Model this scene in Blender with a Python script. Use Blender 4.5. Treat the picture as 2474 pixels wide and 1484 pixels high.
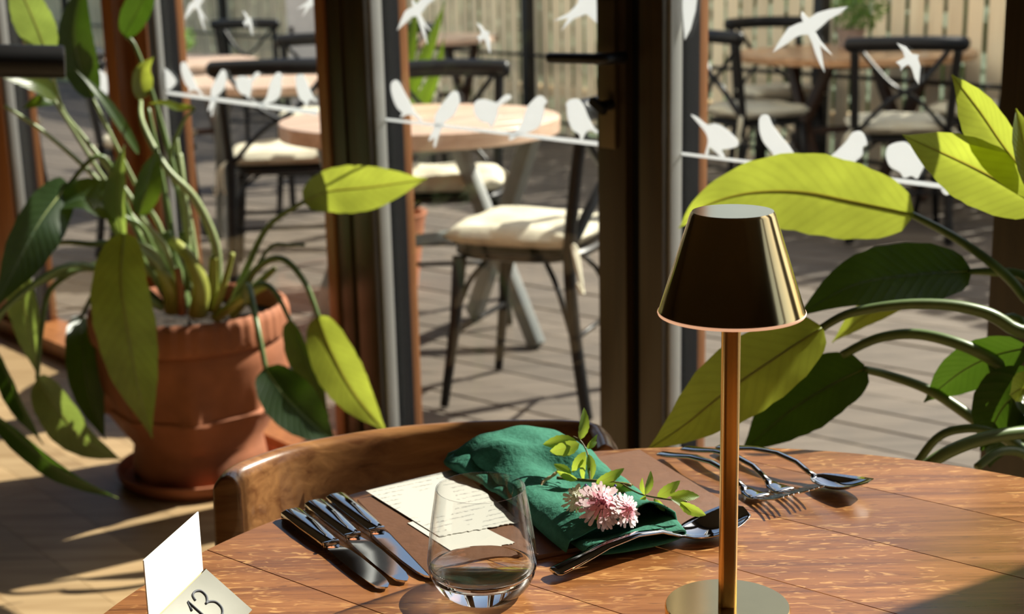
import bpy, bmesh, math, random
from mathutils import Vector, Matrix, noise
random.seed(7)
for o in list(bpy.data.objects): bpy.data.objects.remove(o)
SC = bpy.context.scene
COL = SC.collection

# ------------------------------------------------------------------ camera
FPX = 3500.0; PITCH = math.radians(13.7); ROLL = math.radians(-1.33); EYE = Vector((0, 0, 1.27))
CAMROT = Matrix.Rotation(math.pi/2-PITCH, 3, 'X') @ Matrix.Rotation(ROLL, 3, 'Z')
cd = bpy.data.cameras.new('camera'); cam = bpy.data.objects.new('camera', cd); COL.objects.link(cam)
cam.location = EYE; cam.rotation_euler = CAMROT.to_euler()
cd.sensor_width = 36.0; cd.lens = 36.0*FPX/2474.0; cd.clip_start = .05; cd.clip_end = 200
cd.dof.use_dof = True; cd.dof.focus_distance = 1.2; cd.dof.aperture_fstop = 8.0
SC.camera = cam

# ------------------------------------------------------------------ sky, sun, exposure
SUN_AZ = math.radians(31); SUN_EL = math.radians(40)
world = bpy.data.worlds.new('world'); SC.world = world; world.use_nodes = True
wn = world.node_tree.nodes; wl = world.node_tree.links
sky = wn.new('ShaderNodeTexSky'); sky.sky_type = 'NISHITA'; sky.sun_disc = False
sky.sun_elevation = SUN_EL; sky.sun_rotation = math.pi/2-SUN_AZ; sky.air_density = 1.0; sky.dust_density = 2.0
wn['Background'].inputs['Strength'].default_value = 0.118
wl.new(sky.outputs[0], wn['Background'].inputs['Color'])
sd = bpy.data.lights.new('sun', 'SUN'); sd.energy = 9.0; sd.angle = math.radians(.55); sd.color = (1.0, .93, .82)
sun = bpy.data.objects.new('sun', sd); COL.objects.link(sun)
SDIR = Vector((math.cos(SUN_EL)*math.cos(SUN_AZ), math.cos(SUN_EL)*math.sin(SUN_AZ), math.sin(SUN_EL)))
sun.rotation_euler = SDIR.to_track_quat('Z', 'Y').to_euler(); sun.location = SDIR*20
SC.view_settings.view_transform = 'Standard'; SC.view_settings.look = 'None'
SC.view_settings.exposure = 0.3; SC.view_settings.gamma = 1.0; SC.view_settings.use_curve_mapping = False

# ------------------------------------------------------------------ coordinates
def ray(x, y): return CAMROT @ Vector(((x-1237)/FPX, -(y-742)/FPX, -1))
def at(x, y, Y): d = ray(x, y); return EYE+d*(Y/d.y)
def onz(x, y, z): d = ray(x, y); return EYE+d*((z-EYE.z)/d.z)
W0 = Vector((0, 3.0, 0)); U = Vector((.649, -.760, 0)).normalized(); N = Vector((-U.y, U.x, 0)); ZV = Vector((0, 0, 1))
def W(t, n, z): return W0+U*t+N*n+ZV*z            # t along the window wall, n outwards, z up
def onwall(x, y, off): d = ray(x, y); k = (W0+N*off-EYE).dot(N)/d.dot(N); p = EYE+d*k; return (p-W0).dot(U), p.z
WYAW = math.atan2(U.y, U.x)

# ------------------------------------------------------------------ mesh helpers
def tag(o, label=None, cat=None, group=None, kind=None):
    if label: o['label'] = label
    if cat: o['category'] = cat
    if group: o['group'] = group
    if kind: o['kind'] = kind
    return o
def empty(name, loc=(0, 0, 0), rz=0.0):
    o = bpy.data.objects.new(name, None); COL.objects.link(o); o.location = loc; o.rotation_euler = (0, 0, rz); o.empty_display_size = .05
    return o
class MB:
    def __init__(s): s.v = []; s.f = []; s.uv = []
    def add(s, vs, fs):
        b = len(s.v); s.v += [tuple(v) for v in vs]; s.f += [tuple(i+b for i in f) for f in fs]; return s
    def box(s, c, h, m=None):
        c = Vector(c); vs = []
        for dx in (-1, 1):
            for dy in (-1, 1):
                for dz in (-1, 1):
                    p = Vector((dx*h[0], dy*h[1], dz*h[2])); vs.append(c+(m @ p if m else p))
        return s.add(vs, [(0, 1, 3, 2), (4, 6, 7, 5), (0, 4, 5, 1), (2, 3, 7, 6), (0, 2, 6, 4), (1, 5, 7, 3)])
    def wbox(s, t0, t1, n0, n1, z0, z1):
        vs = [W(t, n, z) for t in (t0, t1) for n in (n0, n1) for z in (z0, z1)]
        return s.add(vs, [(0, 1, 3, 2), (4, 6, 7, 5), (0, 4, 5, 1), (2, 3, 7, 6), (0, 2, 6, 4), (1, 5, 7, 3)])
    def tube(s, pts, r, n=8, flat=1.0, cap=True):
        pts = [Vector(p) for p in pts]; k = len(pts)
        rs = r if isinstance(r, (list, tuple)) else [r]*k
        T = [(pts[min(i+1, k-1)]-pts[max(i-1, 0)]).normalized() for i in range(k)]
        a = T[0].cross(ZV)
        if a.length < .1: a = T[0].cross(Vector((1, 0, 0)))
        a.normalize(); vs = []; fs = []
        for i in range(k):
            a = (a-T[i]*a.dot(T[i])).normalized(); b = T[i].cross(a)
            for j in range(n):
                th = 2*math.pi*j/n; vs.append(pts[i]+a*(math.cos(th)*rs[i])+b*(math.sin(th)*rs[i]*flat))
        for i in range(k-1):
            for j in range(n):
                fs.append((i*n+j, i*n+(j+1) % n, (i+1)*n+(j+1) % n, (i+1)*n+j))
        if cap: fs.append(tuple(range(n-1, -1, -1))); fs.append(tuple((k-1)*n+j for j in range(n)))
        return s.add(vs, fs)
    def lathe(s, prof, n=32, c=(0, 0, 0), mod=None, closed=False):
        c = Vector(c); vs = []; fs = []; k = len(prof)
        for i, (r, z) in enumerate(prof):
            for j in range(n):
                th = 2*math.pi*j/n; rr = r+(mod(th, z, r) if mod else 0); vs.append(c+Vector((rr*math.cos(th), rr*math.sin(th), z)))
        for i in range(k if closed else k-1):
            for j in range(n):
                i2 = (i+1) % k; fs.append((i*n+j, i*n+(j+1) % n, i2*n+(j+1) % n, i2*n+j))
        if not closed:
            if prof[0][0] > 1e-6: fs.append(tuple(range(n-1, -1, -1)))
            if prof[-1][0] > 1e-6: fs.append(tuple((k-1)*n+j for j in range(n)))
        return s.add(vs, fs)
    def prism(s, poly, z0, z1):
        n = len(poly); vs = [Vector((p[0], p[1], z0)) for p in poly]+[Vector((p[0], p[1], z1)) for p in poly]
        return s.add(vs, [tuple(range(n-1, -1, -1)), tuple(range(n, 2*n))]+[(i, (i+1) % n, n+(i+1) % n, n+i) for i in range(n)])
    def build(s, name, mat, parent=None, smooth=False, bev=0.0, bseg=2, loc=None, auto=None):
        me = bpy.data.meshes.new(name); me.from_pydata(s.v, [], s.f)
        bm = bmesh.new(); bm.from_mesh(me)
        bmesh.ops.remove_doubles(bm, verts=bm.verts, dist=1e-6)
        bmesh.ops.recalc_face_normals(bm, faces=bm.faces)
        if bev > 0:
            es = [e for e in bm.edges if len(e.link_faces) == 2 and e.calc_face_angle(0) > .5]
            bmesh.ops.bevel(bm, geom=es, offset=bev, segments=bseg, profile=.6, affect='EDGES')
        if loc is not None: bmesh.ops.translate(bm, verts=bm.verts, vec=-Vector(loc))
        bm.to_mesh(me); bm.free()
        if smooth or bev > 0: me.shade_smooth(); 
        if auto is not None or bev > 0:
            me.set_sharp_from_angle(angle=math.radians(auto or 40))
        o = bpy.data.objects.new(name, me); COL.objects.link(o)
        if mat: me.materials.append(mat)
        if parent is not None: o.parent = parent
        if loc is not None: o.location = loc
        return o
def cat(pts, n=6, closed=False):
    P = [Vector(p) for p in pts]; k = len(P); out = []
    for i in range(k if closed else k-1):
        g = (lambda q: P[q % k]) if closed else (lambda q: P[max(0, min(k-1, q))])
        p0, p1, p2, p3 = g(i-1), g(i), g(i+1), g(i+2)
        for j in range(n):
            t = j/n
            out.append(.5*((2*p1)+(p2-p0)*t+(2*p0-5*p1+4*p2-p3)*t*t+(3*p1-p0-3*p2+p3)*t**3))
    if not closed: out.append(P[-1].copy())
    return out
def clip(poly, p, n):
    out = []; k = len(poly)
    for i in range(k):
        a, b = poly[i], poly[(i+1) % k]
        da = (a[0]-p[0])*n[0]+(a[1]-p[1])*n[1]; db = (b[0]-p[0])*n[0]+(b[1]-p[1])*n[1]
        if da >= 0: out.append(a)
        if da*db < 0:
            q = da/(da-db); out.append((a[0]+(b[0]-a[0])*q, a[1]+(b[1]-a[1])*q))
    return out
def copy_tree(o, parent=None):
    c = o.copy(); COL.objects.link(c); c.parent = parent
    for ch in list(o.children): copy_tree(ch, c)
    return c

# ------------------------------------------------------------------ materials
class NT:
    def __init__(s, name):
        s.m = bpy.data.materials.new(name); s.m.use_nodes = True; s.t = s.m.node_tree; s.n = s.t.nodes; s.l = s.t.links
        s.b = s.n['Principled BSDF']; s.out = s.n['Material Output']
    def new(s, k, **kw):
        x = s.n.new(k)
        for a, v in kw.items(): setattr(x, a, v)
        return x
    def set(s, **kw):
        for k, v in kw.items():
            i = s.b.inputs[k.replace('_', ' ')]; i.default_value = v
        return s
    def link(s, a, b): s.l.new(a, b)
    def coords(s, kind='Object', scale=(1, 1, 1), rot=(0, 0, 0)):
        tc = s.new('ShaderNodeTexCoord'); mp = s.new('ShaderNodeMapping'); mp.inputs['Scale'].default_value = scale; mp.inputs['Rotation'].default_value = rot
        s.link(tc.outputs[kind], mp.inputs['Vector']); return mp.outputs['Vector']
    def noise(s, vec, scale=5, detail=4, rough=.55, dist=0):
        x = s.new('ShaderNodeTexNoise'); x.inputs['Scale'].default_value = scale; x.inputs['Detail'].default_value = detail
        x.inputs['Roughness'].default_value = rough; x.inputs['Distortion'].default_value = dist; s.link(vec, x.inputs['Vector']); return x.outputs['Fac']
    def ramp(s, fac, stops):
        x = s.new('ShaderNodeValToRGB'); e = x.color_ramp.elements
        while len(e) < len(stops): e.new(.5)
        for i, (p, c) in enumerate(stops): e[i].position = p; e[i].color = (*c, 1) if len(c) == 3 else c
        s.link(fac, x.inputs['Fac']); return x.outputs['Color']
    def mix(s, fac, a, b, mode='MIX'):
        x = s.new('ShaderNodeMix', data_type='RGBA', blend_type=mode)
        for v, i in ((fac, 0), (a, 6), (b, 7)):
            if hasattr(v, 'is_linked'): s.link(v, x.inputs[i])
            else: x.inputs[i].default_value = v if i == 0 else ((*v, 1) if len(v) == 3 else v)
        return x.outputs[2]
    def math(s, op, a, b=None):
        x = s.new('ShaderNodeMath', operation=op)
        for v, i in ((a, 0), (b, 1)):
            if v is None: continue
            if hasattr(v, 'is_linked'): s.link(v, x.inputs[i])
            else: x.inputs[i].default_value = v
        return x.outputs[0]
    def bump(s, h, strength=.2, dist=.01):
        x = s.new('ShaderNodeBump'); x.inputs['Strength'].default_value = strength; x.inputs['Distance'].default_value = dist
        s.link(h, x.inputs['Height']); s.link(x.outputs['Normal'], s.b.inputs['Normal']); return s
    def color(s, c): s.link(c, s.b.inputs['Base Color']); return s
    def rand(s): x = s.new('ShaderNodeObjectInfo'); return x.outputs['Random']
def plain(name, c, rough=.5, metal=0.0, var=.12, scale=8, bump=0.0, spec=.5, coat=0.0):
    q = NT(name); v = q.coords(); f = q.noise(v, scale, 5)
    q.color(q.ramp(f, [(.25, [x*(1-var) for x in c]), (.75, [min(1, x*(1+var)) for x in c])]))
    q.set(Roughness=rough, Metallic=metal, Specular_IOR_Level=spec, Coat_Weight=coat)
    if bump: q.bump(f, bump)
    return q.m
def wood(name, dark, light, yaw=0.0, rough=.4, grain=(2.5, 45, 45), vary=.25, coat=0.0, bump=.08, axis='z', spec=.5):
    q = NT(name)
    rot = (0, 0, -yaw)
    v = q.coords('Object', grain, rot)
    rnd = q.rand(); add = q.new('ShaderNodeVectorMath', operation='ADD'); cmb = q.new('ShaderNodeCombineXYZ')
    k = q.math('MULTIPLY', rnd, 37.0); q.link(k, cmb.inputs[0]); q.link(k, cmb.inputs[1]); q.link(v, add.inputs[0]); q.link(cmb.outputs[0], add.inputs[1])
    f = q.noise(add.outputs[0], 1.0, 6, .6, .6)
    c = q.ramp(f, [(.3, dark), (.52, [(a+b)/2 for a, b in zip(dark, light)]), (.72, light)])
    hs = q.new('ShaderNodeHueSaturation'); q.link(c, hs.inputs['Color']); q.link(q.math('ADD', q.math('MULTIPLY', rnd, vary), 1-vary/2), hs.inputs['Value'])
    q.color(hs.outputs['Color']); q.set(Roughness=rough, Coat_Weight=coat, Specular_IOR_Level=spec); q.bump(f, bump, .004)
    return q.m
def leafmat(name, top, trans, rough=.35, tw=.55, vein=.22):
    q = NT(name); tc = q.new('ShaderNodeTexCoord'); sp = q.new('ShaderNodeSeparateXYZ'); q.link(tc.outputs['UV'], sp.inputs[0])
    du = q.math('ABSOLUTE', q.math('SUBTRACT', sp.outputs[0], .5))
    ph = q.math('ADD', q.math('MULTIPLY', sp.outputs[1], 95.0), q.math('MULTIPLY', du, -34.0))
    vn = q.math('POWER', q.math('MULTIPLY', q.math('ADD', q.math('SINE', ph), 1.0), .5), 3.0)
    ob = q.coords('Object', (1, 1, 1)); f = q.noise(ob, 14, 4)
    mid = q.math('LESS_THAN', du, .022)
    base = q.ramp(f, [(.3, [x*.75 for x in top]), (.7, [x*1.25 for x in top])])
    base = q.mix(q.math('MULTIPLY', vn, vein*.5), base, [x*.6 for x in top])
    base = q.mix(mid, base, [min(1, x*2.2+.05) for x in top])
    tr = q.ramp(f, [(.3, [x*.8 for x in trans]), (.7, [min(1, x*1.15) for x in trans])])
    tr = q.mix(q.math('MULTIPLY', vn, vein), tr, [x*.62 for x in trans]); tr = q.mix(mid, tr, [trans[0]*.8, trans[1]*.6, trans[2]*.6])
    q.color(base); q.set(Roughness=rough, Specular_IOR_Level=.45)
    q.bump(vn, .18, .002)
    t = q.new('ShaderNodeBsdfTranslucent'); q.link(tr, t.inputs['Color'])
    mx = q.new('ShaderNodeMixShader'); mx.inputs[0].default_value = tw; q.link(q.b.outputs[0], mx.inputs[1]); q.link(t.outputs[0], mx.inputs[2]); q.link(mx.outputs[0], q.out.inputs['Surface'])
    return q.m
def glassmat(name, tint=(1, 1, 1), ior=1.45, facing=0.0):
    q = NT(name); tr = q.new('ShaderNodeBsdfTransparent'); tr.inputs[0].default_value = (*tint, 1)
    gl = q.new('ShaderNodeBsdfGlossy'); gl.inputs['Roughness'].default_value = 0.0
    lw = q.new('ShaderNodeLayerWeight'); lw.inputs['Blend'].default_value = .5
    f0 = ((ior-1)/(ior+1))**2
    fac = q.math('ADD', q.math('MULTIPLY', q.math('POWER', lw.outputs['Facing'], facing or 5.0), 1-f0), f0)      # Schlick
    mx = q.new('ShaderNodeMixShader'); q.link(fac, mx.inputs[0]); q.link(tr.outputs[0], mx.inputs[1]); q.link(gl.outputs[0], mx.inputs[2]); q.link(mx.outputs[0], q.out.inputs['Surface'])
    return q.m
BOARD_YAW = math.atan2(-.634, .773)
M = {}
M['floor'] = wood('floor oak', (.30, .19, .09), (.50, .35, .19), WYAW, .45, (2, 30, 30), .25, bump=.05)
M['deck'] = wood('deck boards', (.082, .064, .049), (.175, .14, .108), math.atan2(-.637, .771), .7, (2, 28, 28), .3, bump=.15)
M['deckbase'] = plain('deck void', (.02, .018, .015), .9)
M['fence'] = wood('pale fence timber', (.80, .65, .44), (.96, .83, .60), 0, .75, (14, 14, 1.6), .24, bump=.1)
M['frame'] = wood('dark stained timber', (.030, .018, .008), (.060, .038, .016), 0, .35, (40, 40, 2.0), .1, bump=.05)
M['framered'] = wood('red brown timber', (.24, .085, .028), (.42, .17, .055), 0, .4, (40, 40, 2.0), .15, bump=.05)
M['alu'] = plain('silver bead', (.42, .42, .40), .5, .2, .05)
M['gasket'] = plain('black gasket', (.008, .008, .010), .8, 0, .1, 8, 0, .15)
M['glass'] = glassmat('window glass', (.93, .95, .94), 1.35)
M['wallin'] = plain('dark green plaster', (.035, .030, .022), .8, 0, .1, 3)
M['ceil'] = plain('ceiling paint', (.06, .052, .04), .8, 0, .05, 3)
M['wallout'] = plain('white render', (.86, .83, .77), .85, 0, .05, 20, .1)
M['black'] = plain('black lacquered bentwood', (.010, .0095, .010), .38, 0, .2, 30, 0, .3)
M['blackmetal'] = plain('black metal', (.014, .013, .014), .4, .3, .1)
M['cushion'] = plain('cream cotton', (.66, .61, .47), .9, 0, .06, 40, .15, .2)
M['tabtop'] = wood('outdoor table wood', (.34, .17, .075), (.62, .36, .19), .4, .35, (4, 50, 50), .2, coat=.2)
M['tabtop2'] = wood('pink brown table wood', (.56, .36, .25), (.78, .56, .42), .2, .35, (4, 50, 50), .15, coat=.2)
M['greyleg'] = plain('grey painted trestle', (.22, .235, .22), .45, 0, .15, 10)
M['brownleg'] = plain('dark brown timber leg', (.06, .028, .014), .5, 0, .25, 10)
M['terra'] = plain('terracotta', (.36, .125, .055), .8, 0, .28, 9, .3)
M['soil'] = plain('soil', (.03, .019, .011), .95, 0, .5, 60, .8)
M['leaf'] = leafmat('strelitzia leaf', (.055, .10, .025), (.53, .60, .065), .3, .5)
M['leafdark'] = leafmat('dark strelitzia leaf', (.03, .06, .018), (.22, .34, .02), .35, .4)  # darker and less translucent than the plain leaf
M['leafshade'] = leafmat('shaded strelitzia leaf', (.022, .045, .014), (.10, .20, .012), .35, .28)  # darkened leaf copy: shade on these leaves is put into the colour
M['leafpale'] = leafmat('grey green leaf underside', (.17, .23, .13), (.36, .48, .08), .4, .4)
M['stalk'] = plain('green stalk', (.13, .19, .06), .4, 0, .25, 20)
M['stalkpale'] = plain('pale green stalk', (.30, .36, .17), .4, 0, .2, 20)
M['stalkbase'] = plain('yellow green sheath', (.34, .36, .07), .4, 0, .3, 14)
M['sheathbrown'] = plain('dry brown sheath', (.33, .13, .045), .7, 0, .3, 20)
q = NT('white vinyl'); q.set(Base_Color=(.90, .92, .94, 1), Roughness=.5)
t = q.new('ShaderNodeBsdfTranslucent'); t.inputs[0].default_value = (.93, .95, .97, 1); mx = q.new('ShaderNodeMixShader'); mx.inputs[0].default_value = .5
q.link(q.b.outputs[0], mx.inputs[1]); q.link(t.outputs[0], mx.inputs[2]); q.link(mx.outputs[0], q.out.inputs['Surface']); M['vinyl'] = q.m
def table_wood():
    q = NT('oiled oak table'); v = q.coords('Object', (3.0, 60, 60), (0, 0, -BOARD_YAW)); rnd = q.rand()
    add = q.new('ShaderNodeVectorMath', operation='ADD'); cmb = q.new('ShaderNodeCombineXYZ'); k = q.math('MULTIPLY', rnd, 23.0)
    q.link(k, cmb.inputs[0]); q.link(k, cmb.inputs[1]); q.link(v, add.inputs[0]); q.link(cmb.outputs[0], add.inputs[1])
    f = q.noise(add.outputs[0], 1.0, 7, .62, .9)
    base = q.ramp(f, [(.28, (.115, .042, .013)), (.5, (.23, .088, .026)), (.75, (.36, .155, .05))])
    # medullary flecks: short bright figure crossing the grain, with wavy bands
    v2 = q.coords('Object', (38, 150, 1), (0, 0, -BOARD_YAW-.5)); n2 = q.noise(v2, 1.0, 2, .5, 1.4)
    v3 = q.coords('Object', (5, 5, 1)); patch = q.noise(v3, 1.3, 2)
    fl = q.ramp(n2, [(.57, (0, 0, 0)), (.66, (1, 1, 1))]); pm = q.ramp(patch, [(.38, (0, 0, 0)), (.52, (1, 1, 1))])
    fm = q.math('MULTIPLY', fl, pm)
    c = q.mix(q.math('MULTIPLY', fm, .55), base, (.62, .34, .12))
    v4 = q.coords('Object', (60, 420, 1), (0, 0, -BOARD_YAW)); pores = q.ramp(q.noise(v4, 1.0, 2), [(.62, (0, 0, 0)), (.72, (1, 1, 1))])
    c = q.mix(q.math('MULTIPLY', pores, .55), c, (.06, .022, .01))
    hs = q.new('ShaderNodeHueSaturation'); q.link(c, hs.inputs['Color']); q.link(q.math('ADD', q.math('MULTIPLY', rnd, .3), .9), hs.inputs['Value']); q.color(hs.outputs['Color'])
    rr = q.ramp(f, [(.3, (.26,)*3), (.7, (.36,)*3)]); q.link(rr, q.b.inputs['Roughness']); q.set(Specular_IOR_Level=.6, Coat_Weight=.25, Coat_Roughness=.18); q.bump(f, .06, .002)
    return q.m
M['oak'] = table_wood()
M['darkwood'] = plain('table underside', (.05, .025, .012), .6)
M['steel'] = plain('polished steel', (.62, .63, .65), .06, 1.0, .02)
M['brass'] = plain('polished brass', (.86, .62, .28), .13, 1.0, .04, 30)
M['brassplate'] = plain('dull brass plate', (.175, .17, .14), .5, .3, .10, 25)
M['lamplight'] = NT('warm diffuser').m
q = M['lamplight'].node_tree.nodes['Principled BSDF']; q.inputs['Base Color'].default_value = (.95, .75, .6, 1); q.inputs['Emission Color'].default_value = (1, .52, .30, 1); q.inputs['Emission Strength'].default_value = .55
M['paper'] = plain('white card', (.90, .89, .85), .7, 0, .02)
M['placemat'] = plain('brown leather mat', (.15, .066, .032), .55, 0, .12, 60, .1)
M['green'] = plain('green linen', (.038, .165, .108), .85, 0, .18, 140, .25, .2)
M['greenin'] = M['green']
M['ink'] = plain('grey ink', (.075, .08, .095), .6)
M['brasspole'] = plain('satin brass', (.80, .52, .20), .26, 1.0, .05, 30)
M['chairwood'] = wood('worn brown chair wood', (.15, .055, .018), (.44, .21, .075), .3, .3, (6, 60, 60), .2, coat=.4, bump=.1)
M['rosel'] = leafmat('rose leaf', (.10, .16, .035), (.55, .68, .07), .4, .5, .3)
M['rosestem'] = plain('brown green stem', (.13, .10, .03), .5)
M['pink'] = plain('pink petal', (.82, .36, .44), .6, 0, .2, 60)
M['pinkpale'] = plain('pale pink petal', (.95, .74, .76), .6, 0, .1, 60)
M['cream'] = plain('cream petal', (.88, .85, .62), .6, 0, .1, 60)
M['violet'] = plain('violet petal', (.10, .07, .30), .6)
M['twine'] = plain('jute twine', (.62, .46, .27), .9, 0, .25, 200)
M['hedge'] = plain('hedge leaves', (.05, .10, .025), .7, 0, .5, 30)
M['herb'] = leafmat('herb leaf', (.10, .20, .05), (.30, .50, .10), .5, .4, .1)
M['boardgrey'] = plain('pale grey board', (.50, .50, .52), .6, 0, .1, 30)
M['clear'] = glassmat('tumbler glass', (.985, .99, .99), 1.45, 4.0)
q = NT('solid glass base'); q.set(Base_Color=(1, 1, 1, 1), Roughness=0.0, IOR=1.48, Transmission_Weight=1.0); M['solidglass'] = q.m

# ================================================================== SETTING
T0, T1, NIN, HT = -4.4, 4.4, -4.6, 2.6
def wall_poly(t0, t1, n0, n1): return [tuple(W(t, n, 0)[:2]) for t, n in ((t0, n0), (t1, n0), (t1, n1), (t0, n1))]
# indoor floor of boards laid along the window wall
floor = MB().prism(wall_poly(T0, T1, NIN, .0), -.10, -.012).build('floor', M['darkwood']); tag(floor, kind='structure')
pw = .16; k = 0; n = -.001
while n > NIN:
    off = (k*1.37) % 2.2; t = T0-off
    while t < T1:
        a, b = max(t, T0), min(t+2.2, T1)
        if b-a > .02: MB().prism(wall_poly(a+.0008, b-.0008, n-pw+.0012, n), -.012, 0).build('floor_board', M['floor'], floor)
        t += 2.2
    n -= pw; k += 1
# outdoor deck: boards at an angle to the wall
deck = MB().prism(wall_poly(-13.5, 6.5, 0, 5.3), -.16, -.045).build('deck', M['deckbase']); tag(deck, kind='structure')
dd = Vector((.771, -.637, 0)); dn = Vector((.637, .771, 0))
lim = [(W(0, .075, 0), N), (W(0, 5.2, 0), -N), (W(-13.4, 0, 0), U), (W(6.4, 0, 0), -U)]
s = -6.0
while s < 16:
    a = dn*s; b = dn*(s+.133)
    poly = [tuple((a-dd*25)[:2]), tuple((a+dd*25)[:2]), tuple((b+dd*25)[:2]), tuple((b-dd*25)[:2])]
    for p, nn in lim:
        if poly: poly = clip(poly, p, nn)
    if len(poly) >= 3: MB().prism(poly, -.045, random.uniform(-.0035, .001)-.006).build('deck_board', M['deck'], deck)
    s += .142
# ground beyond the deck
g = MB().prism([(-60, -60), (60, -60), (60, 80), (-60, 80)], -.6, -.18).build('ground', plain('grass ground', (.07, .10, .04), .9)); tag(g, kind='structure')

def struct(name, mb, mat): return tag(mb.build(name, mat), kind='structure')
struct('wall_left', MB().wbox(T0-.15, T0, NIN, .07, -.1, HT), M['wallin'])
struct('wall_right', MB().wbox(T1, T1+.15, NIN, .07, -.1, HT), M['wallin'])
struct('wall_back', MB().wbox(T0-.15, T1+.15, NIN-.15, NIN, -.1, HT), M['wallin'])
struct('ceiling', MB().wbox(T0-.15, T1+.15, NIN-.15, .25, HT, HT+.12), M['ceil'])
wf = struct('wall_front', MB().wbox(T0, -3.55, -.07, .05, 0, HT).wbox(3.6, T1, -.07, .05, 0, HT).wbox(-3.55, 3.6, -.07, .05, 2.32, HT), M['wallin'])
MB().wbox(T0, -3.55, .051, .07, -.1, HT).wbox(3.6, T1, .051, .07, -.1, HT).wbox(-3.55, 3.6, .051, .07, 2.38, HT).wbox(T0-4, T1+2, .051, .25, HT+.121, 6.2).build('render_and_bounce_wall', M['wallout'], wf)  # upper storey part is unseen, added to bounce sunlight onto the fence
struct('trim_1', MB().wbox(-3.55, 3.6, -.075, .055, 2.25, 2.32), M['frame'])
struct('trim_2', MB().wbox(-3.55, -.41, -.09, .06, -.02, .055).wbox(.505, 3.6, -.09, .06, -.02, .055), M['framered'])
ZB, ZT = .055, 2.25
def post(t0, t1, name, steps=(), bead=True, beadw=.030):
    e = empty(name, W((t0+t1)/2, 0, 0)); tag(e, kind='structure'); inv = Matrix.Translation(-e.location)
    def put(mb, nm, mat, bev=.002):
        o = mb.build(nm, mat, e, bev=bev); o.matrix_parent_inverse = inv
    put(MB().wbox(t0, t1-.004, -.062, .026, 0, ZT), 'post_core', M['frame'])
    put(MB().wbox(t0, t1, .026, .05, 0, ZT), 'outer_board', M['framered'])
    put(MB().wbox(t1-.02, t1+.002, -.0225, .026, ZB, ZT), 'gasket', M['gasket'])
    if bead: put(MB().wbox(t1-.02, t1+.004, -.0225-beadw, -.0225, ZB, ZT), 'silver_bead', M['alu'])
    for a, b, nn, mt in steps: put(MB().wbox(t0+(t1-t0)*a, t0+(t1-t0)*b, nn, -.0615, 0, ZT), 'moulding', M[mt], .003)
    return e
post(-2.75, -2.52, 'window_6', ((0, 1, -.07, 'framered'),))
post(-1.60, -1.44, 'window_1', ((0, .42, -.12, 'framered'), (.42, 1, -.07, 'framered')), True, .02)
post(-.593, -.40, 'window_2', ((0, .2, -.074, 'framered'), (.2, .5, -.068, 'frame'), (.62, 1, -.07, 'frame')))
post(1.165, 1.34, 'window_4', ((0, 1, -.075, 'frame'),))
post(2.80, 2.87, 'window_13', ((0, 1, -.07, 'frame'),))
post(1.84, 2.10, 'window_5', ((0, 1, -.07, 'frame'),))
post(-3.55, -3.45, 'window_7', ((0, 1, -.07, 'framered'),))
def pane(t0, t1, name, z0=ZB, z1=ZT):
    o = MB().wbox(t0-.015, t1+.015, -.0205, -.0150, z0, z1).build(name, M['glass']); return tag(o, kind='structure')
for i, (a, b) in enumerate(((-3.45, -2.75), (-2.52, -1.60), (-1.44, -.593), (.504, 1.165), (1.34, 1.84), (2.10, 2.80), (2.87, 3.60))): pane(a, b, 'window_%d' % (i+(8 if i < 5 else 9)))
# glazed door
door = empty('door_1', W(0, 0, 0)); tag(door, kind='structure'); dinv = Matrix.Translation(-door.location)
def dput(mb, nm, mat, bev=.003, par=None, smooth=False):
    o = mb.build(nm, mat, par or door, bev=bev, smooth=smooth)
    if par is None: o.matrix_parent_inverse = dinv
    return o
dput(MB().wbox(.338, .412, -.070, .03, .02, ZT), 'stile', M['frame'])
dput(MB().wbox(.412, .446, -.050, .03, .0, ZT), 'rebate', M['gasket'])
dput(MB().wbox(-.40, .338, -.06, .03, .02, .16), 'bottom_rail', M['frame'])
dput(MB().wbox(-.405, .345, -.0205, -.0150, .15, ZT), 'glass_pane', M['glass'], 0)
post(.446, .504, 'window_3', ((0, 1, -.07, 'frame'),))
ht, hz = onwall(1469, 180, -.075)
plate = dput(MB().wbox(ht-.021, ht+.021, -.080, -.070, hz-.135, hz+.135), 'handle_plate', plain('aged bronze plate', (.16, .12, .07), .4, .7), .004)
lt, lz = onwall(1469, 142, -.12)
lev = [W(lt, -.08, lz), W(lt, -.125, lz), W(lt-.02, -.135, lz), W(lt-.07, -.135, lz-.001), W(lt-.14, -.133, lz-.003)]
dput(MB().tube(cat(lev, 6), [.011]*12+[.010]*13, 10), 'lever', M['blackmetal'], 0, plate, True)
kt, kz = onwall(1466, 255, -.09)
dput(MB().tube([W(kt, -.078, kz), W(kt, -.1, kz)], .010, 12).box(W(kt-.008, -.104, kz), (.020, .006, .007), Matrix.Rotation(WYAW, 3, 'Z') @ Matrix.Rotation(.5, 3, 'Y')), 'thumb_turn', M['blackmetal'], 0, plate)

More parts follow.
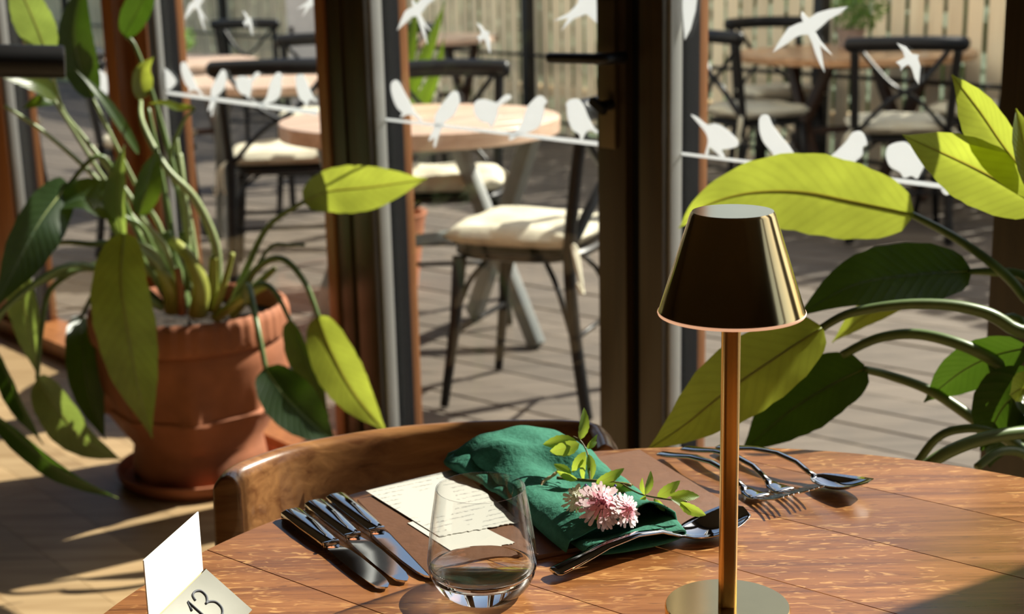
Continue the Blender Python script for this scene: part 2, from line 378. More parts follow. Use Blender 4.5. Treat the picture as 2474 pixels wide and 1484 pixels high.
# ------------------------------------------------------------------ vinyl birds on the glass
def decal(name, pts, label, group, smooth=True, cat_='decal', off=(0, 0)):
    P = [(t+off[0], 0, z+off[1]) for t, z in (onwall(x, y, -.0225) for x, y in pts)]
    if smooth: P = [tuple(p) for p in cat(P, 3, True)]
    c = sum(p[0] for p in P)/len(P), sum(p[2] for p in P)/len(P)
    mb = MB(); n = len(P); vs = [W(p[0], nn, p[2]) for nn in (-.0212, -.0222) for p in P]
    mb.add(vs, [tuple(range(n)), tuple(range(2*n-1, n-1, -1))]+[(i, (i+1) % n, n+(i+1) % n, n+i) for i in range(n)])
    o = mb.build(name, M['vinyl'], loc=W(c[0], -.0217, c[1])); return tag(o, label, cat_, group)
def z1(p): return [(1500+x/2.473, y/2.473) for x, y in p]
def z2(p): return [(920+x/3.711, y/3.711) for x, y in p]
def z3(p): return [(320+x/4.946, y/4.946) for x, y in p]
SW = z1([(1355, 38), (1310, 80), (1240, 118), (1190, 165), (1158, 192), (1190, 245), (1258, 327), (1212, 295), (1184, 268), (1198, 330), (1215, 432), (1188, 385), (1160, 320), (1140, 255), (1118, 208), (1075, 210), (1045, 222), (990, 262), (905, 315), (945, 245), (1000, 165), (1060, 138), (1088, 130), (1074, 100), (1080, 68), (1100, 92), (1122, 110), (1170, 76), (1240, 56)])
SM = z1([(1648, 258), (1700, 280), (1733, 322), (1780, 328), (1772, 352), (1788, 400), (1778, 505), (1755, 470), (1735, 405), (1715, 385), (1690, 400), (1668, 425), (1672, 400), (1642, 372), (1695, 345), (1685, 310)])
def dlt(a, b): p = onwall(*a, -.0225); r = onwall(*b, -.0225); return (r[0]-p[0], r[1]-p[1])
gf, gp = 'swallow decals flying on the glass', 'bird decals perched on the painted wire'
decal('swallow_decal', SW, 'large white swallow decal on the right-hand pane, above the outdoor round table', gf, False)
decal('swallow_decal', SW, 'large white swallow decal at the top of the glazed door pane, left corner', gf, False, off=dlt((1866, 127), (959, 73)))
decal('swallow_decal', SW, 'large white swallow decal at the top of the pane left of the door', gf, False, off=dlt((1866, 127), (445, 48)))
decal('swallow_decal', SM, 'small white swallow decal in front of the X of the black outdoor chair', gf, False)
decal('swallow_decal', SM, 'small white swallow decal on the glazed door pane, left of the door lever', gf, False, off=dlt((2166, 104), (1150, 55)))
decal('swallow_decal', SM, 'small white swallow decal on the pane left of the door', gf, False, off=dlt((2166, 104), (585, 26)))
TAIL = [(1335, 51), (1375, 30), (1395, 8), (1405, -40), (1435, -60), (1448, -30), (1447, 20), (1445, 60), (1425, 42), (1416, 34), (1385, 46), (1355, 74), (1372, 44)]
decal('swallow_decal', TAIL, 'white swallow decal cut by the top edge next to the door handle', gf, False)
decal('swallow_decal', TAIL, 'white swallow decal at the right end of the pane left of the door', gf, False, off=dlt((1335, 51), (716, 22)))
decal('swallow_decal', [(1646, -60), (1649, 30), (1654, 97), (1668, 70), (1680, 25), (1690, -60)], 'white wing of a swallow decal beside the frame right of the door handle', gf, False)
B1 = z2([(95, 740), (130, 718), (165, 745), (215, 840), (260, 920), (300, 1000), (345, 1050), (372, 1085), (345, 1087), (300, 1045), (240, 1028), (205, 1045), (170, 1050), (190, 1015), (150, 975), (120, 920), (95, 840), (88, 780)])
B2 = z2([(650, 815), (688, 832), (707, 905), (690, 960), (655, 1030), (610, 1070), (575, 1095), (545, 1150), (510, 1240), (487, 1318), (470, 1308), (480, 1235), (442, 1262), (430, 1250), (478, 1130), (480, 1050), (520, 970), (580, 890), (620, 840)])
B3 = z2([(835, 930), (870, 895), (930, 890), (1000, 910), (1040, 917), (1100, 860), (1140, 848), (1165, 870), (1150, 895), (1080, 940), (1050, 975), (1040, 1040), (1020, 1095), (985, 1150), (970, 1112), (900, 1090), (850, 1040), (830, 985)])
B4 = z2([(1400, 865), (1440, 860), (1470, 890), (1490, 920), (1465, 940), (1460, 1020), (1440, 1100), (1400, 1150), (1330, 1185), (1250, 1205), (1215, 1230), (1165, 1258), (1145, 1245), (1155, 1215), (1125, 1205), (1180, 1190), (1240, 1140), (1280, 1040), (1310, 960), (1360, 900)])
B5 = z2([(1680, 900), (1730, 885), (1775, 895), (1820, 960), (1860, 1060), (1910, 1150), (1945, 1182), (1935, 1200), (1880, 1170), (1835, 1192), (1806, 1250), (1786, 1245), (1775, 1205), (1720, 1170), (1690, 1110), (1668, 1030), (1665, 960), (1658, 940)])
names = ('first', 'second', 'third', 'fourth', 'fifth')
for nm, b in zip(names, (B1, B2, B3, B4, B5)): decal('perched_bird_decal', b, 'white perched bird decal on the glazed door, %s from the left on the wire' % nm, gp)
L0 = dlt(B1[1], (443, 149))
decal('perched_bird_decal', z3([(300, 820), (360, 808), (430, 850), (490, 920), (517, 980), (480, 1040), (430, 1075), (400, 1060), (310, 1040), (295, 950)]), 'rounded white bird decal at the left end of the wire, left of the door', gp)
for nm, b in zip(names[1:], (B1, B2, B3, B4)): decal('perched_bird_decal', b, 'white perched bird decal left of the door, %s from the left on its wire' % nm, gp, off=L0)
decal('perched_bird_decal', B5, 'white perched bird decal half hidden by the wide frame left of the door', gp, off=L0)
decal('perched_bird_decal', [(222, 170), (250, 175), (262, 205), (250, 240), (225, 225), (214, 195)], 'white bird decal on the far left pane behind the plant stalks', gp)
RB = [z1([(418, 685), (460, 705), (512, 745), (560, 738), (610, 760), (660, 800), (695, 840), (697, 872), (650, 890), (600, 898), (618, 938), (595, 938), (560, 905), (527, 882), (520, 922), (502, 922), (512, 880), (518, 830), (495, 780), (440, 715)]),
      z1([(830, 700), (850, 685), (880, 695), (905, 750), (950, 810), (1000, 870), (1030, 915), (1060, 945), (1095, 985), (1060, 988), (1015, 940), (975, 932), (935, 968), (880, 970), (910, 930), (890, 900), (850, 850), (828, 790), (823, 730)]),
      z1([(1400, 785), (1430, 785), (1455, 815), (1470, 865), (1445, 880), (1440, 930), (1400, 965), (1355, 1010), (1290, 1020), (1215, 975), (1280, 910), (1340, 850), (1375, 800)]),
      z1([(1600, 870), (1650, 850), (1700, 850), (1740, 890), (1780, 940), (1812, 985), (1790, 1035), (1768, 1070), (1735, 1052), (1690, 1065), (1665, 1030), (1610, 1000), (1585, 950), (1583, 905)])]
for nm, b in zip(names, RB): decal('perched_bird_decal', b, 'white perched bird decal on the right-hand pane, %s from the left' % nm, gp)
decal('perched_bird_decal', [(2385, 352), (2400, 340), (2418, 337), (2420, 362), (2400, 358)], 'white bit of bird decal by the dark post above the upper right leaf', gp)
decal('perched_bird_decal', z1([(1910, 1130), (1940, 1110), (2000, 1092), (2050, 1100), (2115, 1140), (2020, 1130), (1945, 1168)]), 'white bird tail decal at the right end of the wire', gp)
def wire(a, b, lab, w=5):
    m = ((a[0]+b[0])/2, (a[1]+b[1])/2)
    decal('wire_decal', [(a[0], a[1]-w*.7), (m[0], m[1]-w), (b[0], b[1]-w*1.2), (b[0], b[1]+w*1.2), (m[0], m[1]+w), (a[0], a[1]+w*.7)], lab, 'painted wires under the birds', False)
wire((355, 218), (766, 273), 'thin white wire decal across the pane left of the door', 5)
wire((925, 288), (1447, 348), 'thin white wire decal across the glazed door', 4.5)
wire((1633, 370), (2353, 460), 'thin white wire decal across the right-hand pane', 5)

# ------------------------------------------------------------------ fence with its railing
FP = Vector((1.25, 9.26, 0)); FD = Vector((.588, -.808, 0)).normalized(); FN = Vector((-FD.y, FD.x, 0))
fence = empty('timber_fence', FP); tag(fence, 'tall fence of pale vertical timber planks along the far side of the deck', 'fence')
pl = MB(); m = Matrix.Rotation(math.atan2(FD.y, FD.x), 3, 'Z')
pl.box((0, 0, 1.0), (.049, .004, .98), m); proto = pl.build('fence_plank', M['fence'], fence, bev=.0015, bseg=1)
for i in range(-98, 34):
    o = proto if i == -98 else proto.copy()
    if i > -98: COL.objects.link(o); o.parent = fence
    o.location = FD*(i*.126)+FN*random.uniform(-.004, .004)+ZV*random.uniform(-.03, .03); o.rotation_euler = (0, 0, random.uniform(-.03, .03))
for z in (.3, 1.1, 1.7):
    MB().box(FD*-3.6+FN*.035+ZV*z, (8.6, .02, .04), m).build('fence_rail', M['fence'], fence)
rl = empty('metal_railing', FP-FN*.12); tag(rl, 'thin black metal railing in front of the pale fence', 'railing')
for z, r in ((.56, .013), (.10, .012)):
    MB().tube([FD*-12+ZV*z, FD*4+ZV*z], r, 8).build('rail', M['blackmetal'], rl, True)
for px in (540, 1275, 1985, 2600, 160):
    d = ray(px, 60); k = (FP-FN*.12-EYE).dot(FN)/d.dot(FN); p = EYE+d*k; p.z = 0
    MB().box(p-rl.location+ZV*.55, (.036, .036, .60), m).build('railing_post', M['blackmetal'], rl, bev=.004)
# hedge behind the fence
hm = MB()
for i in range(7000):
    c = FP+FD*random.uniform(-13, 5)+FN*random.uniform(.35, 1.0)+ZV*random.uniform(0, 2.0); e1 = Vector((random.gauss(0, 1), random.gauss(0, 1), random.gauss(0, 1))).normalized(); e2 = e1.cross(Vector((random.gauss(0, 1), random.gauss(0, 1), random.gauss(0, 1)))).normalized()
    q = random.uniform(.07, .13); hm.add([c-e1*q, c-e2*q*.5, c+e1*q, c+e2*q*.5], [(0, 1, 2, 3)])
tag(hm.build('hedge', M['hedge']), 'green hedge showing through the gaps of the fence', 'hedge', kind='stuff')

# ================================================================== DINING TABLE
TC = Vector((.173, .939, 0)); TR = .54; TZ = .75
table = empty('dining_table', TC); tag(table, 'round oiled oak dining table laid for one guest', 'table')
circ = [(TR*math.cos(2*math.pi*i/128), TR*math.sin(2*math.pi*i/128)) for i in range(128)]
bd = Vector((.773, -.634)).normalized(); bn = Vector((-bd.y, bd.x)); s = -.56
for w_ in (.105, .13, .12, .14, .115, .13, .125, .12, .14):
    poly = clip(circ, tuple(bn*(s+.00012)), tuple(bn)); poly = clip(poly, tuple(bn*(s+w_-.00012)), tuple(-bn)) if poly else poly
    if len(poly) >= 3: MB().prism(poly, TZ-.032, TZ).build('table_board', M['oak'], table, bev=.0005, bseg=1)
    s += w_
MB().lathe([(0, TZ-.05), (.40, TZ-.05), (.42, TZ-.033), (0, TZ-.033)], 48).build('apron', M['darkwood'], table)
MB().lathe([(.06, .04), (.05, .1), (.045, .4), (.055, .66), (.10, TZ-.05)], 24).build('pedestal', M['darkwood'], table, True)
for i in range(4):
    a = i*math.pi/2+.4; d = Vector((math.cos(a), math.sin(a), 0))
    MB().tube([d*.03+ZV*.10, d*.18+ZV*.055, d*.34+ZV*.022], [.03, .026, .02], 10).build('foot', M['darkwood'], table, True)

# ------------------------------------------------------------------ place setting frame: a runs from the rim to the table centre, b to the right
PA = Vector((.47, -.883, 0)).normalized(); PB = Vector((-PA.y, PA.x, 0))
def frame(o, a, b): return Matrix((a, b, a.cross(b))).transposed(), o
# leather place mat
c0 = onz(862, 1207, TZ+.004); c0.z = 0
mat_ = MB(); PL, PWD = .205, .315
MA = Vector((.40, -.917, 0)).normalized(); MBv = Vector((-MA.y, MA.x, 0))
poly = [c0, c0+MBv*PWD, c0+MBv*PWD+MA*PL, c0+MA*PL]
tag(MB().prism([tuple(p[:2]) for p in poly], TZ+.0004, TZ+.0048).build('place_mat', M['placemat'], bev=.0012), 'brown leather place mat under the menu and the green napkin', 'place mat')

# knives ---------------------------------------------------------------
def knife():
    k = empty('table_knife')
    h = MB(); secs = [(0, .0075, .0035), (.004, .0098, .0046), (.05, .0094, .0048), (.085, .0078, .0046), (.098, .0066, .0040)]
    vs = []; fs = []
    for x, w, t in secs: vs += [Vector((x, -w, .0006)), Vector((x, -w, t*1.6)), Vector((x, -w*.5, t*2)), Vector((x, w*.5, t*2)), Vector((x, w, t*1.6)), Vector((x, w, .0006))]
    for i in range(len(secs)-1):
        for j in range(6): fs.append((i*6+j, i*6+(j+1) % 6, (i+1)*6+(j+1) % 6, (i+1)*6+j))
    fs += [tuple(range(5, -1, -1)), tuple((len(secs)-1)*6+j for j in range(6))]
    h.add(vs, fs).build('handle', M['steel'], k, bev=.0007)
    MB().box((.0995, 0, .0042), (.0022, .0072, .0038)).build('collar', M['steel'], k, bev=.001)
    b = MB(); vs = []; fs = []
    bl = [(.1015, -.0062, .0062, .0026), (.108, -.0064, .0075, .0020), (.118, -.0068, .0100, .0016), (.14, -.0072, .0108, .0014), (.17, -.0070, .0105, .0012), (.195, -.0058, .0092, .0011), (.206, -.0035, .0070, .0010), (.2115, .0010, .0035, .0009)]
    for x, y0, y1, t in bl: vs += [Vector((x, y0, .0030-t)), Vector((x, y0, .0030+t)), Vector((x, y1, .0030+t*.4)), Vector((x, y1, .0030-t*.4))]
    for i in range(len(bl)-1):
        for j in range(4): fs.append((i*4+j, i*4+(j+1) % 4, (i+1)*4+(j+1) % 4, (i+1)*4+j))
    fs += [(3, 2, 1, 0), tuple((len(bl)-1)*4+j for j in range(4))]
    b.add(vs, fs).build('blade', M['steel'], k, smooth=True, auto=35)
    return k
k0 = knife()
for i, (a, b, lab) in enumerate((((700, 1240), (925, 1418), 'steel dinner knife lying furthest left, nearest the white card'), ((757, 1218), (972, 1402), 'steel knife lying in the middle of the three knives'), ((808, 1202), (1040, 1392), 'steel knife lying next to the place mat, tip behind the glass'))):
    k = k0 if i == 0 else copy_tree(k0); p = onz(*a, TZ+.004); r = onz(*b, TZ+.004); d = r-p
    k.location = (p.x, p.y, TZ); k.rotation_euler = (0, 0, math.atan2(d.y, d.x)); sc_ = d.length/.2095; k.scale = (sc_, 1.08, 1.08)
    tag(k, lab, 'knife', 'knives left of the place mat')

# forks and spoons -------------------------------------------------------
def ribbon(path, n=10):        # path: (x, z, halfwidth, thickness)
    P = [Vector((x, z, 0)) for x, z, w, t in path]; mb = MB(); vs = []; fs = []
    for i, (x, z, w, t) in enumerate(path):
        for j in range(n):
            th = 2*math.pi*j/n; vs.append(Vector((x, math.cos(th)*w, z+math.sin(th)*t)))
    for i in range(len(path)-1):
        for j in range(n): fs.append((i*n+j, i*n+(j+1) % n, (i+1)*n+(j+1) % n, (i+1)*n+j))
    fs += [tuple(range(n-1, -1, -1)), tuple((len(path)-1)*n+j for j in range(n))]
    return mb.add(vs, fs)
HANDLE = [(0, .006, .0070, .0018), (.003, .0062, .0088, .0022), (.02, .0095, .0086, .0022), (.05, .0165, .0064, .0022), (.08, .0190, .0045, .0022), (.105, .0160, .0036, .0022), (.120, .0095, .0036, .0022)]
def fork():
    k = empty('table_fork')
    ribbon(HANDLE+[(.128, .0055, .0045, .0020)]).build('handle', M['steel'], k, True)
    ribbon([(.126, .0058, .0045, .0018), (.134, .0040, .0095, .0014), (.145, .0038, .0120, .0012), (.154, .0052, .0122, .0011)]).build('head', M['steel'], k, True)
    for j in range(4):
        y = (j-1.5)*.0066; t = ribbon([(.152, .0048, .0020, .0012), (.165, .0080, .0018, .0011), (.180, .0130, .0015, .0010), (.192, .0185, .0008, .0008)], 6)
        t.v = [(x, yy+y, z) for x, yy, z in t.v]; t.build('tine', M['steel'], k, True)
    return k
def spoon(L=1.0):
    k = empty('table_spoon'); ribbon(HANDLE+[(.128, .0075, .0042, .0020)]).build('handle', M['steel'], k, True)
    mb = MB(); vs = []; fs = []; nu, nv = 14, 12
    for side in (0, 1):
        for i in range(nu+1):
            s_ = i/nu; x = .126+.066*s_; hw = .0205*(max(0, 1-(abs(s_-.55)/.55)**2.3))**.5 if s_ < 1 else 0; hw = max(hw, .0028 if i == 0 else .0004)
            rim = .0085+.010*s_*s_
            for j in range(nv+1):
                y = (j/nv*2-1); dep = .0075*(1-y*y)*math.sin(math.pi*min(1, s_*.95+.05)); vs.append(Vector((x, y*hw, rim-dep-(.0011 if side else 0))))
    q = (nu+1)*(nv+1)
    for side in (0, 1):
        for i in range(nu):
            for j in range(nv):
                a = side*q+i*(nv+1)+j; f = (a, a+nv+1, a+nv+2, a+1); fs.append(f if side == 0 else f[::-1])
    for i in range(nu):
        for j in (0, nv): a = i*(nv+1)+j; fs.append((a, a+nv+1, q+a+nv+1, q+a))
    mb.add(vs, fs).build('bowl', M['steel'], k, True); return k
f0 = fork()
FD2 = Vector((.55, -.835, 0)).normalized(); fy = math.atan2(FD2.y, FD2.x)
for i, (px, lab) in enumerate((((1597, 1096), 'steel fork lying nearest the place mat, handle towards the chair'), ((1655, 1083), 'steel fork lying between the other fork and the spoon'))):
    k = f0 if i == 0 else copy_tree(f0); p = onz(*px, TZ+.006); k.location = (p.x, p.y, TZ+.0002); k.rotation_euler = (0, 0, fy); tag(k, lab, 'fork', 'forks right of the place mat')
s0 = spoon(); p = onz(1738, 1080, TZ+.006); s0.location = (p.x, p.y, TZ+.0006); s0.rotation_euler = (0, 0, fy+.10); tag(s0, 'steel soup spoon lying right of the two forks behind the lamp pole', 'spoon', 'spoons on the table')
s1 = copy_tree(s0); p = onz(1338, 1390, TZ+.004); r = onz(1795, 1245, TZ+.012); d = r-p; s1.location = (p.x, p.y, TZ+.0002); s1.rotation_euler = (0, 0, math.atan2(d.y, d.x)); s1.scale = (d.length/.192, 1.1, 1.1)
tag(s1, 'steel dessert spoon lying in front of the folded green napkin', 'spoon', 'spoons on the table')

# ------------------------------------------------------------------ brass table lamp
LC = Vector((.1632, 1.046, TZ))
lamp = empty('table_lamp', LC); tag(lamp, 'slim polished brass table lamp with a conical shade', 'lamp')
MB().lathe([(0, .0004), (.0475, .0004), (.0487, .0015), (.0487, .0195), (.0478, .021), (0, .021)], 64).build('base', M['brass'], lamp, True, auto=35)
rod = MB().lathe([(.0072, .021), (.0072, .27)], 32, mod=lambda th, z, r: -.0009*max(0, math.cos(th+1.45))**14-.0009*max(0, math.cos(th+1.9))**18); rod.build('pole', M['brasspole'], lamp, True, auto=50)
MB().lathe([(.0545, .2585), (.0537, .2600), (.0312, .3315), (.0298, .3335), (0, .3335), (0, .3320), (.0293, .3320), (.0300, .3310), (.0517, .2605), (.0527, .2585)], 96, closed=False).build('lamp_shade', M['brass'], lamp, True, auto=35)
MB().lathe([(.0545, .2562), (.0550, .2575), (.0546, .2585), (.0450, .2595), (0, .2595), (0, .2575), (.045, .2562)], 96).build('diffuser_ring', M['lamplight'], lamp, True, auto=35)

# ------------------------------------------------------------------ tumbler
GC = Vector((-.0295, 1.122, TZ)); gl = empty('water_glass', GC); tag(gl, 'empty stemless tumbler with a tapered rim and thick base', 'glass')
out = [(.0255, .0005), (.0300, .0012), (.0375, .0080), (.0430, .0175), (.0458, .0285), (.0455, .0370), (.0432, .0560), (.0402, .0760), (.0374, .0925), (.0370, .0945)]
inn = [(.0358, .0943), (.0362, .0925), (.0390, .0760), (.0420, .0560), (.0441, .0370), (.0440, .0290), (.0405, .0205), (.0330, .0165), (0, .0150)]
op = [tuple(p[:2]) for p in cat([(r, z, 0) for r, z in out], 5)]; ip = [tuple(p[:2]) for p in cat([(r, z, 0) for r, z in inn], 5)]
k28 = [i for i, p in enumerate(op) if p[1] > .022][0]; ki = [i for i, p in enumerate(ip) if p[1] < .026][0]
MB().lathe(op[k28:]+ip[:ki], 72).build('glass_wall', M['clear'], gl, True, auto=180)
MB().lathe([(0, .0012)]+op[:k28+1]+[(op[k28][0]-.0018, op[k28][1])]+[p for p in ip[ki:] if p[1] < op[k28][1]], 72).build('glass_base', M['solidglass'], gl, True, auto=60)

# ------------------------------------------------------------------ menu sheets
def sheet(name, corners, z, lab, mat, rag, seed):
    random.seed(seed); c = [onz(x, y, z) for x, y in corners]; P = []   # corners: TL TR BR BL
    def edge(a, b, amp, n):
        return [a.lerp(b, i/n)+Vector((random.uniform(-amp, amp), random.uniform(-amp, amp), 0)) for i in range(n)]
    P += edge(c[0], c[1], .0001, 4)+edge(c[1], c[2], .0001, 4)+edge(c[2], c[3], rag, 40)+edge(c[3], c[0], .0001, 4)
    o = MB().prism([tuple(p[:2]) for p in P], z, z+.0005).build(name, mat); return tag(o, lab, 'menu', 'menu sheets on the place mat')
def menu_mat():
    q = NT('printed menu paper'); tc = q.coords('Object', (1, 1, 1), (0, 0, 0))
    sp = q.new('ShaderNodeSeparateXYZ'); mp = q.coords('Object', (1, 1, 1), (0, 0, -math.atan2(PA.y, PA.x))); q.link(mp, sp.inputs[0])
    line = q.math('GREATER_THAN', q.math('SINE', q.math('MULTIPLY', sp.outputs[0], 2*math.pi/.0105)), .62)
    nz = q.noise(q.coords('Object', (90, 260, 1), (0, 0, -math.atan2(PA.y, PA.x))), 3.0, 2); wd = q.math('GREATER_THAN', nz, .50)
    blk = q.math('GREATER_THAN', q.noise(q.coords('Object', (26, 9, 1), (0, 0, -math.atan2(PA.y, PA.x))), 1.6, 1), .47)
    c = q.mix(q.math('MULTIPLY', q.math('MULTIPLY', q.math('MULTIPLY', line, wd), blk), .6), (.56, .535, .47), (.13, .13, .13)); q.color(c); q.set(Roughness=.75); return q.m
zm = TZ+.0051
sheet('menu_sheet', [(985, 1265), (1090, 1235), (1243, 1313), (1105, 1342)], zm, 'lower torn-edged cream menu sheet seen through the glass', plain('cream paper', (.56, .535, .47), .75, 0, .03), .0012, 3)
sheet('menu_sheet', [(884, 1187), (1105, 1133), (1258, 1262), (1062, 1298)], zm+.0008, 'upper cream menu sheet with faint print on the place mat', menu_mat(), .0012, 5)

# ------------------------------------------------------------------ table number holder and white card
h_ = .035; Rr = onz(490, 1374, TZ+h_); Rl = onz(395, 1468, TZ+h_); rd = (Rl-Rr).normalized(); rp = Vector((-rd.y, rd.x, 0))
if rp.x < 0: rp = -rp
tent = empty('table_number_holder', (Rr.x, Rr.y, TZ)); tag(tent, 'folded brass table number holder marked 13', 'number stand')
LN = .104
def tl(a, b, z): return rd*a+rp*b+ZV*z                     # local: a along the ridge, b away from the ridge, z above the table
def slab(p0, p1, th, a0=0, a1=LN):
    d = (p1-p0).normalized(); nrm = Vector((-d.y, d.x)); pr = [p0, p1, p1-nrm*th, p0-nrm*th]; vs = [tl(a, p.x, p.y) for a in (a0, a1) for p in pr]
    return MB().add(vs, [(0, 1, 2, 3), (7, 6, 5, 4), (0, 4, 5, 1), (1, 5, 6, 2), (2, 6, 7, 3), (3, 7, 4, 0)])
V2 = Vector
slab(V2((.0030, h_)), V2((.041, .0015)), .0013).build('front_plate', M['brassplate'], tent, bev=.0003)
slab(V2((-.041, .0015)), V2((-.0030, h_)), .0013).build('rear_plate', M['brassplate'], tent, bev=.0003)
slab(V2((.0030, h_)), V2((.0012, h_-.009)), .0010).build('slot_lip', M['brass'], tent)
pd = (V2((.041, .0015))-V2((.0030, h_))).normalized(); pn = V2((-pd.y, pd.x));
if pn.y < 0: pn = -pn
def onplate(u, v): p = V2((.0030, h_))+pd*v+pn*.0007; return tl(u, p.x, p.y)   # u along ridge, v down the plate
# digits are read with the ridge on top: u runs right to left
def digit(pts, nm): MB().tube([onplate(u, v) for u, v in pts], .0009, 6).build(nm, M['ink'], tent, True)
digit([(.0565, .0155), (.0510, .0080), (.0510, .0360)], 'digit_one')
d3 = [(.0465, .0185), (.0440, .0145), (.0385, .0138), (.0335, .0165), (.0335, .0215), (.0375, .0248), (.0410, .0255), (.0365, .0262), (.0315, .0300), (.0320, .0360), (.0375, .0395), (.0440, .0385), (.0475, .0350)]
digit([tuple(p[:2]) for p in cat([(.040+(a-.040)*1.1-.004, b*1.1-.0085, 0) for a, b in d3], 4)], 'digit_three')
card = empty('white_card', (Rr.x, Rr.y, TZ))
wc = .099; hc = .058
vs = [tl(a, b, z) for z, sh in ((h_-.008, 0.0), (h_-.008+hc, .0)) for a, b in ((.0005, -.0006), (wc, -.0006), (wc, .0004), (.0005, .0004))]
bpy.data.objects.remove(card)
co = MB().add([v+Vector((Rr.x, Rr.y, TZ)) for v in vs], [(0, 1, 2, 3), (7, 6, 5, 4), (0, 4, 5, 1), (1, 5, 6, 2), (2, 6, 7, 3), (3, 7, 4, 0)]).build('reserve_card', M['paper'])
tag(co, 'blank white card standing in the brass table number holder', 'card')

# ------------------------------------------------------------------ folded green napkin
NO = onz(1222, 1070, TZ+.02); NE = onz(1530, 1295, TZ+.015); NA = (NE-NO); NL = NA.length; NA.z = 0; NA.normalize(); NB = Vector((-NA.y, NA.x, 0)); NZ0 = TZ+.0062
def nap(a, b, z): return Vector((NO.x, NO.y, 0))+NA*a+NB*b+ZV*(NZ0+z)
def sm(x): x = max(0, min(1, x)); return x*x*(3-2*x)
def wr(a, b, s=0): return .0016*math.sin(a*70+b*40+s)+.0012*math.sin(b*130-a*30+2*s)+.0010*math.sin(a*160+s*3+b*20)
def napkin_layer(nm, half, hz, lift, a0, a1, seed, sag, flare=0.0):
    mb = MB(); na, nb = 44, 30; vs = []; fs = []
    for i in range(na+1):
        u = i/na; a = a0+(a1-a0)*u
        hw = half*(1+.10*math.sin(u*3+seed))+.012*(1-sm(u*3)); rise = lift*(1-sm(u*2.0))
        for j in range(nb):                                   # flattened closed sleeve
            th = 2*math.pi*j/nb; c, s_ = math.cos(th), math.sin(th)
            b = hw*(abs(c)**.55)*(1 if c > 0 else -1)
            zt = hz*(.5+.5*(abs(s_)**.7)*(1 if s_ > 0 else -1))
            top = s_ > 0
            z = zt+(rise*(.6+.4*math.cos(b/hw*2.0+.6)) if top else 0)
            if top: z -= sag*(1-(b/hw)**2)*sm(u*1.6)-wr(a, b, seed)*1.3
            if top and u > .86: z += flare*(u-.86)/.14*(1+.6*math.sin(b*60+seed))
            vs.append(nap(a+.008*math.sin(b*25+seed)*u, b, max(0, z)))
    for i in range(na):
        for j in range(nb): fs.append((i*nb+j, i*nb+(j+1) % nb, (i+1)*nb+(j+1) % nb, (i+1)*nb+j))
    fs.append(tuple(range(nb-1, -1, -1)))
    o = mb.add(vs, fs).build(nm, M['green'], nk, True); sol = o.modifiers.new('thick', 'SOLIDIFY'); sol.thickness = .0012; sol.offset = 0
    return o
nk = empty('napkin'); tag(nk, 'green linen napkin folded lengthwise on the place mat', 'napkin')
napkin_layer('lower_fold', .055, .010, .006, .004, NL+.003, 1.3, .002, .002)
def napkin_top():
    mb = MB(); na, nb = 46, 30; vs = []; fs = []; hw = .058
    for i in range(na+1):
        u = i/na; a = -.004+(NL-.004)*u
        w_ = hw*(1.0+.14*(1-sm(u*2.2)))
        for j in range(nb+1):
            v = j/nb*2-1; b = v*w_+.006*math.sin(u*5)
            arch = .015+.007*(1-sm(u*2.4))                     # higher and fuller at the far end
            prof = (1-abs(v)**3.2)
            dip = .012*math.exp(-(v/.5)**2)*sm((u-.22)*5)*(1-.75*sm((u-.78)/.2))
            ridge = .009*math.exp(-((u-.30-.10*v)/.06)**2)*(1-.3*v)
            end = -.003*sm((u-.9)/.1)*(1-v*v)+.005*sm((u-.8)/.2)+.006*sm((u-.85)/.15)*math.sin(v*3.1+.4)
            far = -.018*sm((.07-u)/.07)
            z = .012+arch*prof-dip+ridge*prof+wr(a, b, .4)+end+far*prof
            vs.append(nap(a+.010*v*(1-u)*.6, b, max(.002 if abs(v) > .97 else .009, z) if abs(v) < .97 else .003))
    for i in range(na):
        for j in range(nb): q_ = i*(nb+1)+j; fs.append((q_, q_+1, q_+nb+2, q_+nb+1))
    o = mb.add(vs, fs).build('upper_fold', M['green'], nk, True); sol = o.modifiers.new('thick', 'SOLIDIFY'); sol.thickness = .0014; sol.offset = -1
napkin_top()

